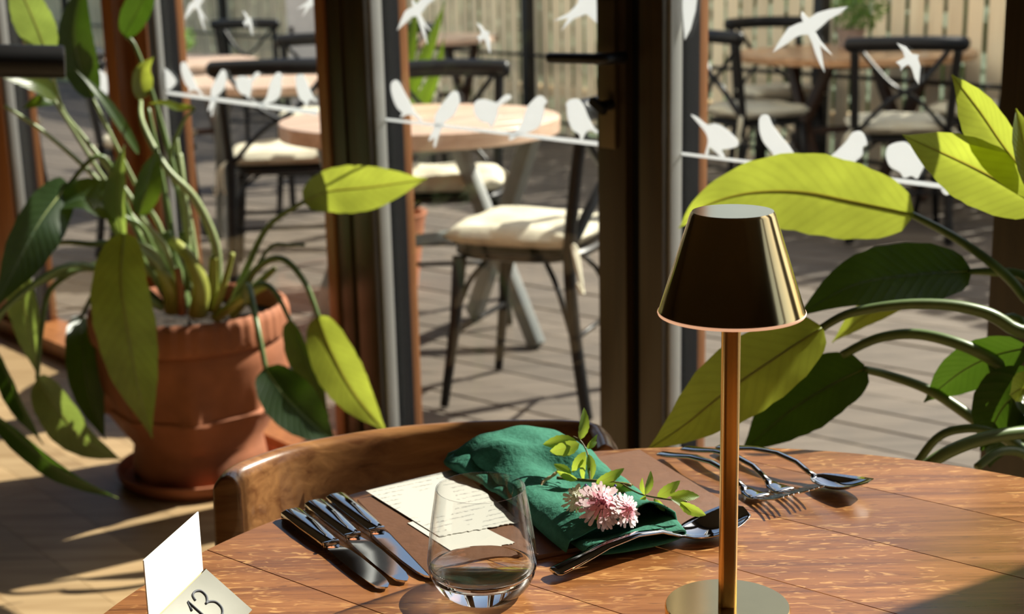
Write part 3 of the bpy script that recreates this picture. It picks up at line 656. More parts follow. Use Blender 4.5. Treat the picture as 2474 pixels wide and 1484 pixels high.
# ------------------------------------------------------------------ flowers on the napkin
def flower(nm, px, z, R, lab, cm, om, face, npet=70, dome=.55):
    c = onz(*px, z); root = empty(nm, c); f = Vector(face).normalized(); e1 = f.cross(ZV).normalized(); e2 = f.cross(e1)
    def petals(n, rin, rout, w, lift, nm2, mt, seed):
        random.seed(seed); mb = MB()
        for i in range(n):
            th = 2*math.pi*i/n+random.uniform(-.2, .2); r = rout*random.uniform(.82, 1.08); d = e1*math.cos(th)+e2*math.sin(th); sd_ = f.cross(d)
            p0 = d*rin-f*R*.3; p1 = d*(r*.55)+f*(lift*.9); p2 = d*r+f*(lift*.62+random.uniform(-.1, .1)*R); ww = w*random.uniform(.8, 1.2)
            tip = p2+d*w*1.4
            mb.add([p0-sd_*ww*.3, p0+sd_*ww*.3, p1-sd_*ww*.6, p1+sd_*ww*.6, p2-sd_*ww, p2+sd_*ww, tip-sd_*ww*.5, tip+sd_*ww*.5], [(0, 1, 3, 2), (2, 3, 5, 4), (4, 5, 7, 6)])
        mb.build(nm2, mt, root)
    petals(int(npet*.55), R*.1, R*.98, R*.085, R*.12, 'outer_petals', om, 1)
    petals(int(npet*.55), R*.08, R*.80, R*.075, R*.38, 'middle_petals', om, 4)
    petals(int(npet*.45), R*.05, R*.55, R*.06, R*.50, 'inner_petals', cm, 2)
    petals(int(npet*.3), R*.02, R*.28, R*.04, R*.62, 'florets', cm, 3)
    MB().lathe([(0, -R*.75), (R*.22, -R*.7), (R*.34, -R*.4), (R*.16, -R*.12), (0, -R*.1)], 14).build('calyx', M['rosel'], root, True)
    tag(root, lab, 'flower', 'flowers tucked on the napkin'); return root
toC = (EYE-onz(1445, 1225, TZ+.03)).normalized(); fdir = (toC*.55+Vector((.25, -.35, .55))).normalized()
flower('cornflower', (1449, 1224), TZ+.040, .0205, 'larger pink flower with a deep pink heart on the napkin', M['pink'], M['pinkpale'], fdir, 90)
flower('cornflower', (1508, 1235), TZ+.036, .0150, 'smaller pink flower at the right of the posy', M['pink'], M['pinkpale'], (fdir+Vector((.5, 0, -.1))).normalized(), 74)
flower('cream_flower', (1394, 1208), TZ+.040, .0135, 'small cream flower half behind the larger pink flower', M['cream'], M['cream'], (fdir+Vector((-.6, .2, 0))).normalized(), 56)
vi = empty('violet_sprig', onz(1450, 1185, TZ+.045)); tag(vi, 'tiny dark violet flower sprig above the pink flowers', 'flower', 'flowers tucked on the napkin')
random.seed(11); mb = MB()
for i in range(26):
    c = Vector((random.uniform(-.014, .014), random.uniform(-.004, .004), random.uniform(-.004, .004))); mb.lathe([(0, -.0018), (.0016, 0), (0, .0018)], 6, c)
mb.build('florets', M['violet'], vi)
MB().tube([Vector((-.016, 0, -.004)), Vector((0, 0, -.002)), Vector((.014, .002, 0))], .0008, 5).build('stem', M['rosestem'], vi)
# leafy rose sprig
sp = empty('rose_sprig', onz(1400, 1160, TZ+.035)); tag(sp, 'sprig of serrated bright green rose leaves laid across the napkin', 'sprig'); sinv = Matrix.Translation(-sp.location)
def small_leaf(a, b, w, zz, turn=0.0, fold=.25):
    p, r = a, b; T = (r-p); L = T.length; T.normalize(); V_ = (EYE-p).normalized(); A = T.cross(V_).normalized(); A = (Matrix.Rotation(turn, 3, T) @ A); Nn = A.cross(T)
    mb = MB(); n = 12; vs = []; fs = []; uv = []
    for i in range(n+1):
        s_ = i/n; ww = w*(math.sin(math.pi*min(1, s_**.8))**.75)*(1+(.05 if i % 2 else -.05)); ww = max(ww, .0002); c = p+T*(L*s_)+Nn*(.10*L*math.sin(math.pi*s_))
        for j in (-1, -.5, 0, .5, 1): vs.append(c+A*(j*ww)+Nn*(abs(j)*ww*fold)); uv.append((j*.5+.5, s_))
    for i in range(n):
        for j in range(4): q_ = i*5+j; fs.append((q_, q_+1, q_+6, q_+5))
    return leaf_obj('leaf', vs, fs, uv, M['rosel'], sp, sinv)
def leaf_obj(nm, vs, fs, uv, mat, parent, inv=None):
    me = bpy.data.meshes.new(nm); me.from_pydata([tuple(v) for v in vs], [], fs); ul = me.uv_layers.new(name='UVMap')
    for lp in me.loops: ul.data[lp.index].uv = uv[lp.vertex_index]
    me.shade_smooth(); me.materials.append(mat); o = bpy.data.objects.new(nm, me); COL.objects.link(o); o.parent = parent
    if inv is not None: o.matrix_parent_inverse = inv
    return o
def sa(x, y, Y): return at(x, y, Y)
YS = 1.30
SL = [((1395, 1070), (1312, 1074), 19, 1.34, .3), ((1400, 1072), (1328, 1092), 20, 1.33, -.3), ((1402, 1062), (1411, 985), 15, 1.34, .5), ((1418, 1082), (1443, 1050), 7, 1.34, .4), ((1418, 1084), (1442, 1068), 8, 1.33, -.2),
      ((1415, 1092), (1382, 1142), 12, 1.31, .2), ((1422, 1098), (1428, 1160), 13, 1.31, -.4), ((1416, 1100), (1410, 1165), 9, 1.31, .6), ((1380, 1150), (1338, 1122), 13, 1.31, .3), ((1395, 1160), (1345, 1138), 10, 1.30, -.4),
      ((1440, 1168), (1508, 1132), 15, 1.29, .3), ((1455, 1172), (1540, 1195), 13, 1.28, -.2), ((1480, 1168), (1530, 1172), 8, 1.29, .3), ((1560, 1195), (1572, 1138), 11, 1.25, .5), ((1557, 1196), (1552, 1155), 8, 1.25, -.7), ((1588, 1202), (1643, 1162), 15, 1.24, .2),
      ((1620, 1200), (1690, 1200), 15, 1.23, -.2), ((1640, 1215), (1705, 1245), 15, 1.22, .3), ((1620, 1205), (1690, 1250), 9, 1.22, -.5), ((1590, 1208), (1606, 1236), 8, 1.23, .4), ((1560, 1198), (1545, 1235), 9, 1.25, .4), ((1580, 1205), (1588, 1228), 6, 1.24, -.4)]
for a, b, w, Y, tn in SL: small_leaf(at(*a, Y), at(*b, Y+.004), w*Y/FPX, 0, tn)
for pts, r in (([(1345, 1155, 1.31), (1400, 1160, 1.305), (1470, 1165, 1.29), (1525, 1173, 1.28)], .0016), ([(1385, 1055, 1.34), (1402, 1065, 1.335), (1415, 1085, 1.33), (1422, 1110, 1.315), (1425, 1165, 1.30)], .0008), ([(1500, 1168, 1.285), (1545, 1193, 1.26), (1600, 1205, 1.235), (1660, 1212, 1.225)], .0008)):
    MB().tube(cat([at(*p) for p in pts], 5), r, 7).build('stem', M['rosestem'], sp, True).matrix_parent_inverse = sinv
tw = [(1352, 1135, 1.315), (1335, 1150, 1.312), (1312, 1165, 1.31), (1308, 1190, 1.30), (1322, 1210, 1.285), (1348, 1225, 1.275)]
tag(MB().tube(cat([at(*p) for p in tw], 6), [.0016+.0003*math.sin(i*1.7) for i in range(31)], 8).build('twine_loop', M['twine'], None, True), 'loop of jute twine tied round the posy stems', 'twine')

# ------------------------------------------------------------------ wooden dining chair behind the table
ctop = [onz(x, y, .735) for x, y in ((560, 1150), (585, 1122), (700, 1080), (850, 1050), (1000, 1030), (1200, 1018), (1400, 1020), (1440, 1045), (1452, 1075))]
cc = Vector((-.115, 1.50, 0)); chair = empty('dining_chair', cc); tag(chair, 'brown wooden dining chair with a curved wraparound backrest', 'chair'); cinv = Matrix.Translation(-cc)
path = cat(ctop, 7); n = len(path); mb = MB(); vs = []; fs = []
for i, p in enumerate(path):
    T = (path[min(i+1, n-1)]-path[max(i-1, 0)]); T.z = 0; T.normalize(); A = Vector((T.y, -T.x, 0))       # inwards, to the table
    th = .030; zt = .735; zb = .60
    sec = [(0, zb), (0, zt-.016), (-.004, zt-.005), (-.013, zt), (-.021, zt-.003), (-th, zt-.014), (-th-.004, zb+.01), (-th+.004, zb)]
    for o_, z in sec: v = Vector((p.x, p.y, 0))+A*(o_+.008)+ZV*z; vs.append(v)
k = 8
for i in range(n-1):
    for j in range(k): fs.append((i*k+j, i*k+(j+1) % k, (i+1)*k+(j+1) % k, (i+1)*k+j))
fs += [tuple(range(k-1, -1, -1)), tuple((n-1)*k+j for j in range(k))]
mb.add(vs, fs).build('backrest', M['chairwood'], chair, bev=.004, bseg=3).matrix_parent_inverse = cinv
sx = Vector((.94, .33, 0)).normalized(); sy = Vector((-.33, .94, 0)).normalized()
def cq(a, b, z): return cc+sx*a+sy*b+ZV*z
cm = Matrix.Rotation(math.atan2(sx.y, sx.x), 3, 'Z')
MB().box(cq(0, -.05, .44), (.20, .19, .022), cm).build('seat', M['chairwood'], chair, bev=.01).matrix_parent_inverse = cinv
for a, b, zt in ((-.17, .15, .62), (.17, .15, .62), (-.17, -.2, .43), (.17, -.2, .43)):
    MB().tube([cq(a*1.08, b*1.1, 0), cq(a, b, .43)]+([cq(a, b*1.02, zt)] if zt > .5 else []), [.014, .018]+([.018] if zt > .5 else []), 10).build('leg', M['chairwood'], chair, True).matrix_parent_inverse = cinv
for a in (-.08, 0, .08): MB().tube([cq(a, .13, .44), cq(a, .165, .62)], .010, 8).build('spindle', M['chairwood'], chair, True).matrix_parent_inverse = cinv

# ================================================================== POTTED STRELITZIAS
def big_leaf(parent, inv, pts, hw, turn=0.0, fold=.25, mat='leaf', shape=.8, pw_=.7, ripple=.03, up=None, label=None, rib=True):
    """pts: points along the midrib (image x, image y, distance); hw: greatest half width in metres"""
    P = cat([at(*p) for p in pts], 6); n = len(P); vs = []; fs = []; uv = []; ph = random.uniform(0, 6)
    L = sum((P[i+1]-P[i]).length for i in range(n-1)); d = 0; mids = []
    for i in range(n):
        if i: d += (P[i]-P[i-1]).length
        s_ = d/L; T = (P[min(i+1, n-1)]-P[max(i-1, 0)]).normalized(); V_ = (EYE-P[i]).normalized()
        A = T.cross(V_).normalized(); A = Matrix.Rotation(turn, 3, T) @ A; Nn = A.cross(T)
        w = hw*max(.02, math.sin(math.pi*min(1, max(0, s_))**shape))**(.5+.6*s_)*(1-.12*s_)*(1+.02*math.sin(s_*47+ph))
        if i == 0: w = hw*.10
        if i == n-1: w = hw*.02
        for j in range(-4, 5):
            q = j/4; rp_ = ripple*hw*math.sin(s_*19+ph+(2 if j < 0 else 0))*abs(q)**2
            vs.append(P[i]+A*(q*w)+Nn*(abs(q)**1.3*w*fold+rp_)); uv.append((q*.5+.5, s_))
        mids.append(P[i]-Nn*.001)
    for i in range(n-1):
        for j in range(8): q = i*9+j; fs.append((q, q+1, q+10, q+9))
    o = leaf_obj('leaf', vs, fs, uv, M[mat], parent, inv)
    if label: o['label'] = label
    if rib:
        MB().tube(mids, [max(.0006, 0.0015*hw/.05*(1-i/n)) for i in range(n)], 6).build('midrib', M['stalkbase'], o, True)
    return o
def stalk(parent, inv, pts, r0, r1=None, mat='stalk', n=8):
    P = cat([at(*p) if not isinstance(p, Vector) else p for p in pts], 6); k = len(P); r1 = r1 or r0
    o = MB().tube(P, [r0+(r1-r0)*i/(k-1) for i in range(k)], n).build('stalk', M[mat], parent, True); o.matrix_parent_inverse = inv; return o
def pot(parent, inv, c, rb, rt, h, orn=True):
    c = Vector(c)
    def md(th, z, r):
        if z > h*.86 and r > rt*.93: return .0032*math.sin(th*48)
        if orn and .25*h < z < .78*h: return .020*max(0, math.sin(th*4+.8))**3*math.sin((z/h-.25)/.53*math.pi)+.012*max(0, math.sin(th*8))**2*math.exp(-((z/h-.45)/.12)**2)
        if orn and z < .16*h: return .014*max(0, math.sin(th*5+.3))**2*math.sin(z/(.16*h)*math.pi)
        return 0
    pr = [(0, 0), (rb, 0), (rb*1.05, .02*h), (rb*1.03, .16*h), (rb*1.0, .2*h), (rb+(rt-rb)*.30, .3*h), (rb+(rt-rb)*.40, .38*h), (rb+(rt-rb)*.42+.008, .395*h), (rb+(rt-rb)*.44+.008, .42*h), (rb+(rt-rb)*.46, .435*h), (rb+(rt-rb)*.55, .5*h), (rb+(rt-rb)*.68, .6*h), (rb+(rt-rb)*.78, .7*h), (rb+(rt-rb)*.86, .79*h), (rt*.93, .81*h), (rt*.99, .83*h), (rt, .87*h), (rt*1.0, .95*h), (rt*.985, .985*h), (rt*.95, h), (rt*.90, .985*h), (rt*.88, .93*h), (rt*.86, .88*h)]
    o = MB().lathe(pr, 160, c, md).build('pot', M['terra'], parent, True, auto=50); o.matrix_parent_inverse = inv
    rnd = random.Random(4); sv = MB().lathe([(0, h*.90), (rt*.3, h*.905), (rt*.6, h*.90), (rt*.88, h*.895)], 40, c, None)
    sv.v = [(x+rnd.uniform(-.003, .003), y+rnd.uniform(-.003, .003), z+rnd.uniform(-.006, .006)) for x, y, z in sv.v]
    s = sv.build('soil', M['soil'], o, True)
    return o

# ---- left plant
LP = Vector((-.80, 3.49, 0)); lp = empty('potted_strelitzia', LP); tag(lp, 'large strelitzia in an ornate terracotta pot by the window, left of the chair', 'potted plant'); li = Matrix.Translation(-LP)
tag(MB().lathe([(0, 0.0005), (.19, .0005), (.205, .02), (.208, .036), (.198, .036), (.19, .014), (0, .012)], 64, LP).build('plant_saucer', M['terra'], None, True, auto=50), 'round terracotta saucer under the large left pot', 'saucer')
pot(lp, li, LP+ZV*.0135, .158, .243, .435)
BL = (470, 735, 3.47)
LV = [ # midrib points (base to tip), half width, turn, fold, material
 ([(300, 565, 3.12), (292, 680, 3.06), (312, 820, 3.05), (335, 940, 3.07), (368, 1058, 3.10)], .072, .35, .18, 'leaf'),
 ([(735, 487, 3.22), (800, 462, 3.20), (900, 452, 3.18), (1032, 432, 3.15)], .056, .1, .12, 'leaf'),
 ([(768, 765, 3.16), (800, 850, 3.13), (855, 950, 3.12), (935, 1045, 3.12)], .056, .25, .2, 'leaf'),
 ([(640, 890, 3.05), (690, 960, 3.02), (750, 1020, 3.02), (815, 1075, 3.03)], .060, -.2, .2, 'leafshade'),
 ([(700, 775, 3.24), (730, 850, 3.24), (760, 920, 3.25), (795, 1010, 3.26)], .048, .9, .3, 'leafdark'),
 ([(165, 445, 3.2), (100, 530, 3.1), (45, 630, 3.05), (-15, 750, 3.0)], .062, -.5, .25, 'leafshade'),
 ([(45, 640, 3.35), (55, 720, 3.3), (75, 820, 3.28), (95, 915, 3.28)], .040, .5, .2, 'leafpale'),
 ([(195, 765, 3.5), (200, 850, 3.42), (215, 960, 3.4), (255, 1065, 3.4)], .050, -.3, .25, 'leafshade'),
 ([(90, 915, 3.2), (140, 990, 3.15), (200, 1060, 3.12), (295, 1112, 3.1)], .055, .6, .25, 'leafpale'),
 ([(-20, 1000, 2.9), (80, 1085, 2.86), (170, 1150, 2.85), (285, 1205, 2.86)], .030, .8, .5, 'leafshade'),
 ([(-10, 850, 3.1), (25, 930, 3.05), (60, 1000, 3.0), (105, 1075, 3.0)], .030, .9, .4, 'leafshade'),
 ([(298, 575, 3.2), (285, 500, 3.2), (288, 430, 3.22), (300, 352, 3.26)], .030, -.6, .5, 'leafpale'),
 ([(335, 520, 3.24), (350, 470, 3.24), (362, 420, 3.25), (382, 358, 3.28)], .033, .4, .3, 'leafdark'),
 ([(280, 510, 3.25), (240, 490, 3.2), (190, 480, 3.18), (128, 510, 3.15)], .050, .6, .4, 'leafdark'),
 ([(115, 135, 3.3), (90, 70, 3.26), (60, 0, 3.22), (20, -90, 3.2)], .046, -.25, .1, 'leafpale'),
 ([(225, 235, 3.4), (190, 150, 3.36), (180, 60, 3.34), (205, -60, 3.34)], .044, .2, .25, 'leafshade'),
 ([(335, 372, 3.4), (290, 300, 3.36), (240, 230, 3.34), (180, 165, 3.34)], .018, .8, .3, 'leafdark'),
 ([(135, 235, 3.2), (95, 205, 3.14), (40, 185, 3.1), (-50, 160, 3.05)], .026, .5, .3, 'leaf'),
 ([(300, 85, 3.5), (325, 40, 3.48), (350, -10, 3.46), (380, -80, 3.45)], .036, -.3, .25, 'leafshade'),
 ([(350, 235, 3.5), (340, 200, 3.46), (345, 165, 3.45), (372, 138, 3.45)], .030, .5, .3, 'leaf'),
 ([(130, 245, 3.3), (105, 245, 3.28), (85, 250, 3.28), (55, 262, 3.28)], .018, .7, .3, 'leafdark'),
 ([(470, 262, 3.3), (430, 262, 3.32), (395, 250, 3.34), (355, 252, 3.36)], .014, .9, .3, 'leaf')]
for a, hw, tn, fo, mt in LV: big_leaf(lp, li, a, hw, tn, fo, mt)
for pts, r0, r1, mt in (
 ([(560, 740, 3.42), (600, 640, 3.36), (650, 545, 3.28), (735, 487, 3.22)], .010, .005, 'stalk'),
 ([(560, 735, 3.40), (620, 650, 3.30), (680, 625, 3.22), (735, 680, 3.18), (770, 768, 3.16)], .010, .0055, 'stalk'),
 ([(585, 735, 3.38), (600, 690, 3.25), (620, 780, 3.1), (642, 892, 3.05)], .009, .0055, 'stalk'),
 ([(575, 740, 3.4), (620, 690, 3.34), (660, 700, 3.28), (702, 778, 3.24)], .009, .005, 'stalk'),
 ([(600, 690, 3.34), (650, 600, 3.3), (700, 592, 3.28), (735, 592, 3.26)], .005, .004, 'stalk'),
 ([(525, 690, 3.38), (520, 590, 3.36), (470, 480, 3.32), (400, 405, 3.3), (345, 300, 3.36), (340, 245, 3.44)], .013, .005, 'stalkpale'),
 ([(455, 700, 3.4), (452, 560, 3.38), (440, 440, 3.38), (432, 372, 3.4)], .011, .009, 'stalkpale'),
 ([(480, 700, 3.44), (462, 560, 3.44), (440, 450, 3.44), (425, 330, 3.45)], .010, .006, 'stalkpale'),
 ([(430, 700, 3.45), (420, 600, 3.46), (400, 480, 3.46), (365, 300, 3.46), (358, 262, 3.47)], .010, .005, 'stalk'),
 ([(420, 720, 3.36), (380, 640, 3.3), (330, 600, 3.24), (298, 572, 3.16)], .012, .006, 'stalkpale'),
 ([(440, 720, 3.4), (400, 600, 3.36), (350, 560, 3.34), (250, 430, 3.36), (130, 240, 3.3)], .009, .004, 'stalkpale'),
 ([(430, 720, 3.42), (380, 590, 3.4), (310, 470, 3.4), (200, 330, 3.4), (150, 262, 3.36), (118, 140, 3.3)], .009, .004, 'stalkpale'),
 ([(420, 720, 3.42), (360, 600, 3.36), (250, 450, 3.32), (120, 330, 3.28), (10, 255, 3.25)], .008, .004, 'stalkpale'),
 ([(420, 700, 3.44), (390, 560, 3.42), (330, 450, 3.42), (225, 240, 3.4)], .008, .004, 'stalkpale'),
 ([(420, 720, 3.4), (330, 560, 3.3), (250, 380, 3.22), (165, 448, 3.2)], .008, .005, 'stalk'),
 ([(410, 735, 3.38), (320, 600, 3.2), (220, 590, 3.14), (130, 590, 3.2), (45, 642, 3.34)], .008, .005, 'stalk'),
 ([(400, 740, 3.42), (300, 680, 3.46), (235, 700, 3.48), (196, 768, 3.5)], .008, .005, 'stalk'),
 ([(400, 740, 3.38), (260, 640, 3.3), (130, 690, 3.26), (100, 800, 3.22), (90, 917, 3.2)], .008, .005, 'stalk'),
 ([(390, 745, 3.3), (200, 640, 3.1), (40, 720, 3.0), (-60, 850, 2.95), (-20, 1002, 2.9)], .008, .006, 'stalk'),
 ([(400, 740, 3.36), (240, 650, 3.2), (80, 690, 3.12), (-10, 780, 3.1), (-12, 852, 3.1)], .008, .005, 'stalk'),
 ([(420, 700, 3.36), (380, 620, 3.3), (340, 590, 3.26), (300, 572, 3.2)], .008, .005, 'stalkpale'),
 ([(430, 690, 3.36), (400, 600, 3.3), (360, 550, 3.26), (336, 522, 3.24)], .008, .005, 'stalkpale'),
 ([(410, 700, 3.36), (350, 560, 3.28), (310, 530, 3.26), (280, 512, 3.25)], .008, .005, 'stalk'),
 ([(470, 690, 3.46), (440, 500, 3.48), (390, 300, 3.5), (330, 120, 3.5), (302, 88, 3.5)], .009, .004, 'stalk'),
 ([(480, 690, 3.46), (450, 520, 3.46), (410, 400, 3.44), (440, 300, 3.36), (470, 264, 3.3)], .008, .003, 'stalk')):
    stalk(lp, li, pts, r0, r1, mt)
def sheath(pts, rs, mt):
    P = cat([at(*p) for p in pts], 6); k = len(P); R = [rs[0]+(rs[1]-rs[0])*math.sin(math.pi*min(1, i/(k-1)*1.0+.25)) if False else rs[0]*(1-i/(k-1))+rs[1]*(i/(k-1)) for i in range(k)]
    o = MB().tube(P, R, 10, .8).build('sheath', M[mt], lp, True); o.matrix_parent_inverse = li
for pts, rs, mt in (([(478, 760, 3.36), (485, 690, 3.34), (455, 620, 3.33), (412, 580, 3.34)], (.026, .012), 'stalkbase'), ([(420, 750, 3.36), (412, 700, 3.33), (385, 660, 3.31), (348, 655, 3.30)], (.024, .014), 'stalkbase'),
 ([(515, 750, 3.38), (515, 690, 3.37), (518, 620, 3.36)], (.020, .012), 'stalkbase'), ([(520, 750, 3.36), (540, 690, 3.35), (562, 612, 3.34)], (.013, .007), 'stalkbase'), ([(520, 770, 3.36), (590, 715, 3.35), (665, 648, 3.35)], (.018, .009), 'stalkbase'),
 ([(560, 765, 3.4), (610, 710, 3.4), (645, 690, 3.4)], (.014, .010), 'stalkbase'), ([(440, 760, 3.33), (436, 700, 3.31), (428, 648, 3.31)], (.010, .008), 'sheathbrown'), ([(500, 745, 3.38), (470, 660, 3.38), (440, 560, 3.38)], (.022, .011), 'stalk'),
 ([(450, 745, 3.42), (430, 650, 3.42), (405, 560, 3.42)], (.022, .012), 'stalk')): sheath(pts, rs, mt)

# ---- right plant
RP = Vector((.735, 1.74, 0)); rp = empty('potted_strelitzia', RP); tag(rp, 'strelitzia with arching stalks beside the dark post on the right, beyond the table', 'potted plant'); ri = Matrix.Translation(-RP)
pot(rp, ri, RP+ZV*.0005, .13, .185, .36, False)
RV = [
 ([(2205, 518, 2.0), (2060, 488, 2.03), (1930, 464, 2.05), (1800, 468, 2.07), (1700, 500, 2.08), (1640, 552, 2.1)], .060, .0, .10, 'leaf', .75),
 ([(2520, 500, 1.70), (2400, 430, 1.72), (2300, 380, 1.75), (2180, 326, 1.8)], .042, -.3, .35, 'leaf', .8),
 ([(2520, 470, 1.66), (2430, 360, 1.70), (2365, 265, 1.74), (2300, 180, 1.8)], .032, -.5, .45, 'leaf', .8),
 ([(2520, 490, 1.62), (2490, 400, 1.63), (2470, 330, 1.64), (2455, 262, 1.66)], .022, .5, .4, 'leaf', .8),
 ([(2345, 655, 1.92), (2200, 665, 1.9), (2060, 690, 1.88), (1925, 765, 1.86)], .046, .25, .22, 'leafshade', .8),
 ([(1985, 792, 1.66), (1880, 860, 1.65), (1750, 950, 1.64), (1650, 1030, 1.63), (1560, 1090, 1.62)], .047, .15, .15, 'leaf', .8),
 ([(2092, 890, 1.78), (2000, 935, 1.78), (1900, 1000, 1.79), (1790, 1095, 1.80)], .052, .5, .2, 'leafshade', .8),
 ([(2205, 722, 1.95), (2150, 735, 1.95), (2080, 770, 1.95), (2010, 828, 1.95)], .020, .4, .3, 'leaf', .8),
 ([(2195, 735, 1.95), (2215, 712, 1.95), (2245, 700, 1.95), (2272, 695, 1.95)], .016, .2, .3, 'leaf', .8),
 ([(2480, 840, 1.7), (2400, 860, 1.72), (2320, 900, 1.74), (2232, 972, 1.77)], .032, -.3, .25, 'leafshade', .8),
 ([(2520, 1000, 1.68), (2460, 960, 1.68), (2420, 990, 1.68), (2370, 1090, 1.68)], .040, .3, .3, 'leafshade', .8),
 ([(2530, 1000, 1.6), (2500, 960, 1.6), (2470, 940, 1.6), (2440, 955, 1.62)], .026, .5, .3, 'leaf', .8),
 ([(2540, 900, 1.85), (2480, 950, 1.86), (2430, 1020, 1.87), (2390, 1130, 1.88)], .045, -.5, .25, 'leafshade', .8)]
for a, hw, tn, fo, mt, sh in RV: big_leaf(rp, ri, a, hw, tn, fo, mt, sh)
CR = RP+Vector((0, 0, .34))
for pts, r0, r1 in (
 ([CR+Vector((.0, .02, 0)), (2560, 860, 1.78), (2474, 715, 1.86), (2400, 640, 1.90), (2300, 570, 1.95), (2203, 519, 2.0)], .009, .005),
 ([CR+Vector((.01, .0, 0)), (2600, 800, 1.80), (2480, 672, 1.88), (2400, 658, 1.9), (2342, 656, 1.92)], .009, .0045),
 ([CR+Vector((-.02, .0, 0)), (2570, 920, 1.70), (2440, 790, 1.70), (2340, 745, 1.70), (2200, 735, 1.70), (2060, 755, 1.70), (1983, 794, 1.70)], .010, .005),
 ([CR+Vector((-.03, .01, 0)), (2560, 970, 1.72), (2460, 905, 1.72), (2340, 840, 1.72), (2220, 808, 1.74), (2120, 818, 1.76), (2035, 858, 1.78)], .010, .0055),
 ([CR+Vector((-.04, .0, 0)), (2560, 1200, 1.73), (2460, 1080, 1.72), (2350, 1010, 1.74), (2250, 945, 1.76), (2150, 908, 1.78), (2088, 893, 1.78)], .010, .005),
 ([CR+Vector((-.05, -.02, 0)), (2560, 1230, 1.68), (2470, 1090, 1.66), (2400, 1045, 1.66), (2330, 1036, 1.66), (2260, 1062, 1.66), (2190, 1160, 1.66)], .006, .005),
 ([CR+Vector((-.05, -.04, 0)), (2680, 1200, 1.66), (2580, 1060, 1.62), (2474, 1045, 1.60), (2350, 1068, 1.58), (2240, 1125, 1.57), (2150, 1230, 1.57)], .009, .007),
 ([CR+Vector((.0, -.03, 0)), (2560, 760, 1.66), (2540, 600, 1.68), (2518, 498, 1.70)], .009, .006),
 ([CR+Vector((.0, -.02, 0)), (2590, 760, 1.66), (2570, 600, 1.66), (2520, 472, 1.66)], .009, .006),
 ([CR+Vector((-.02, -.02, 0)), (2600, 860, 1.66), (2560, 640, 1.64), (2518, 488, 1.62)], .008, .005),
 ([CR+Vector((.02, .02, 0)), (2560, 900, 1.76), (2480, 840, 1.70)], .008, .005),
 ([CR+Vector((.02, .04, 0)), (2500, 850, 1.86), (2400, 770, 1.92), (2300, 735, 1.95), (2205, 724, 1.95)], .007, .004),
 ([CR+Vector((-.06, 0, 0)), (2560, 1230, 1.66), (2490, 1110, 1.64), (2420, 1090, 1.62), (2360, 1130, 1.6)], .007, .005)):
    stalk(rp, ri, pts, r0, r1)

# ================================================================== OUTDOOR FURNITURE
def bistro_chair():
    c = empty('bistro_chair'); B = M['black']                     # faces +y, origin on the floor under the seat centre
    MB().lathe([(0, .435), (.19, .435), (.203, .442), (.203, .455), (.195, .462), (0, .462)], 28, mod=lambda th, z, r: .022*abs(math.sin(2*th))**2 if r > .1 else 0).build('seat', B, c, True, auto=40)
    for x in (-1, 1):
        MB().tube(cat([(x*.195, -.235, 0), (x*.19, -.20, .25), (x*.185, -.185, .46), (x*.19, -.205, .65), (x*.198, -.235, .845)], 5), .018, 9).build('rear_leg', B, c, True)
        MB().tube([(x*.205, .20, 0), (x*.185, .165, .25), (x*.175, .15, .44)], [.013, .017, .021], 9).build('front_leg', B, c, True)
        MB().tube(cat([(x*.198, .18, .20), (x*.165, .13, .36), (x*.08, .08, .435)], 4), .008, 7).build('brace', B, c, True)
        MB().tube(cat([(x*.19, -.20, .20), (x*.16, -.14, .36), (x*.07, -.06, .435)], 4), .008, 7).build('brace', B, c, True)
        MB().tube(cat([(x*.17, -.195, .835), (x*.06, -.235, .70), (-x*.06, -.225, .62), (-x*.18, -.185, .48)], 5), .016, 8, .6).build('cross_brace', B, c, True)
    MB().tube(cat([(-.235, -.225, .86), (-.12, -.258, .865), (0, -.268, .867), (.12, -.258, .865), (.235, -.225, .86)], 6), [.020]+[.032]*23+[.020], 12).build('top_rail', B, c, True)
    for y in (-.19, .165): MB().tube([(-.19, y, .22), (.19, y, .22)], .008, 7).build('stretcher', B, c, True)
    return c
def cushion():
    n = 16; mb = MB(); vs = []; fs = []
    tufts = [(-.09, -.09), (.09, -.09), (-.09, .09), (.09, .09)]
    for side in (1, -1):
        for i in range(n+1):
            for j in range(n+1):
                u, v = i/n*2-1, j/n*2-1; sq = .208*(1-.05*(u*u*v*v)); x, y = u*sq, v*sq
                e = (max(0, 1-abs(u)**5)*max(0, 1-abs(v)**5))**.45; t = sum(math.exp(-((x-a)**2+(y-b)**2)/.0016) for a, b in tufts)
                z = .5+.5*side*e; vs.append(Vector((x*(1-.02*(1-e)), y*(1-.02*(1-e)), .462+.005+.068*z-(.020*t if side > 0 else 0)+(.004*math.sin(x*31+y*17) if side > 0 else 0)*e)))
    q = (n+1)**2
    for s_ in (0, 1):
        for i in range(n):
            for j in range(n): a = s_*q+i*(n+1)+j; f = (a, a+n+1, a+n+2, a+1); fs.append(f if s_ == 0 else f[::-1])
    r = empty('seat_cushion'); mb.add(vs, fs).build('pad', M['cushion'], r, True)
    for x in (-1, 1):
        for k in (0, 1, 2):
            MB().tube(cat([(x*.19, -.195, .50), (x*(.205+.01*k), -.215, .485-.01*k), (x*(.21+.012*k), -.225-.008*k, .43-.03*k), (x*(.205+.02*k), -.228, .37+.015*k)], 4), .005, 6, .5).build('tie', M['cushion'], r, True)
    return r
ch0 = bistro_chair(); cu0 = cushion(); first = [True]
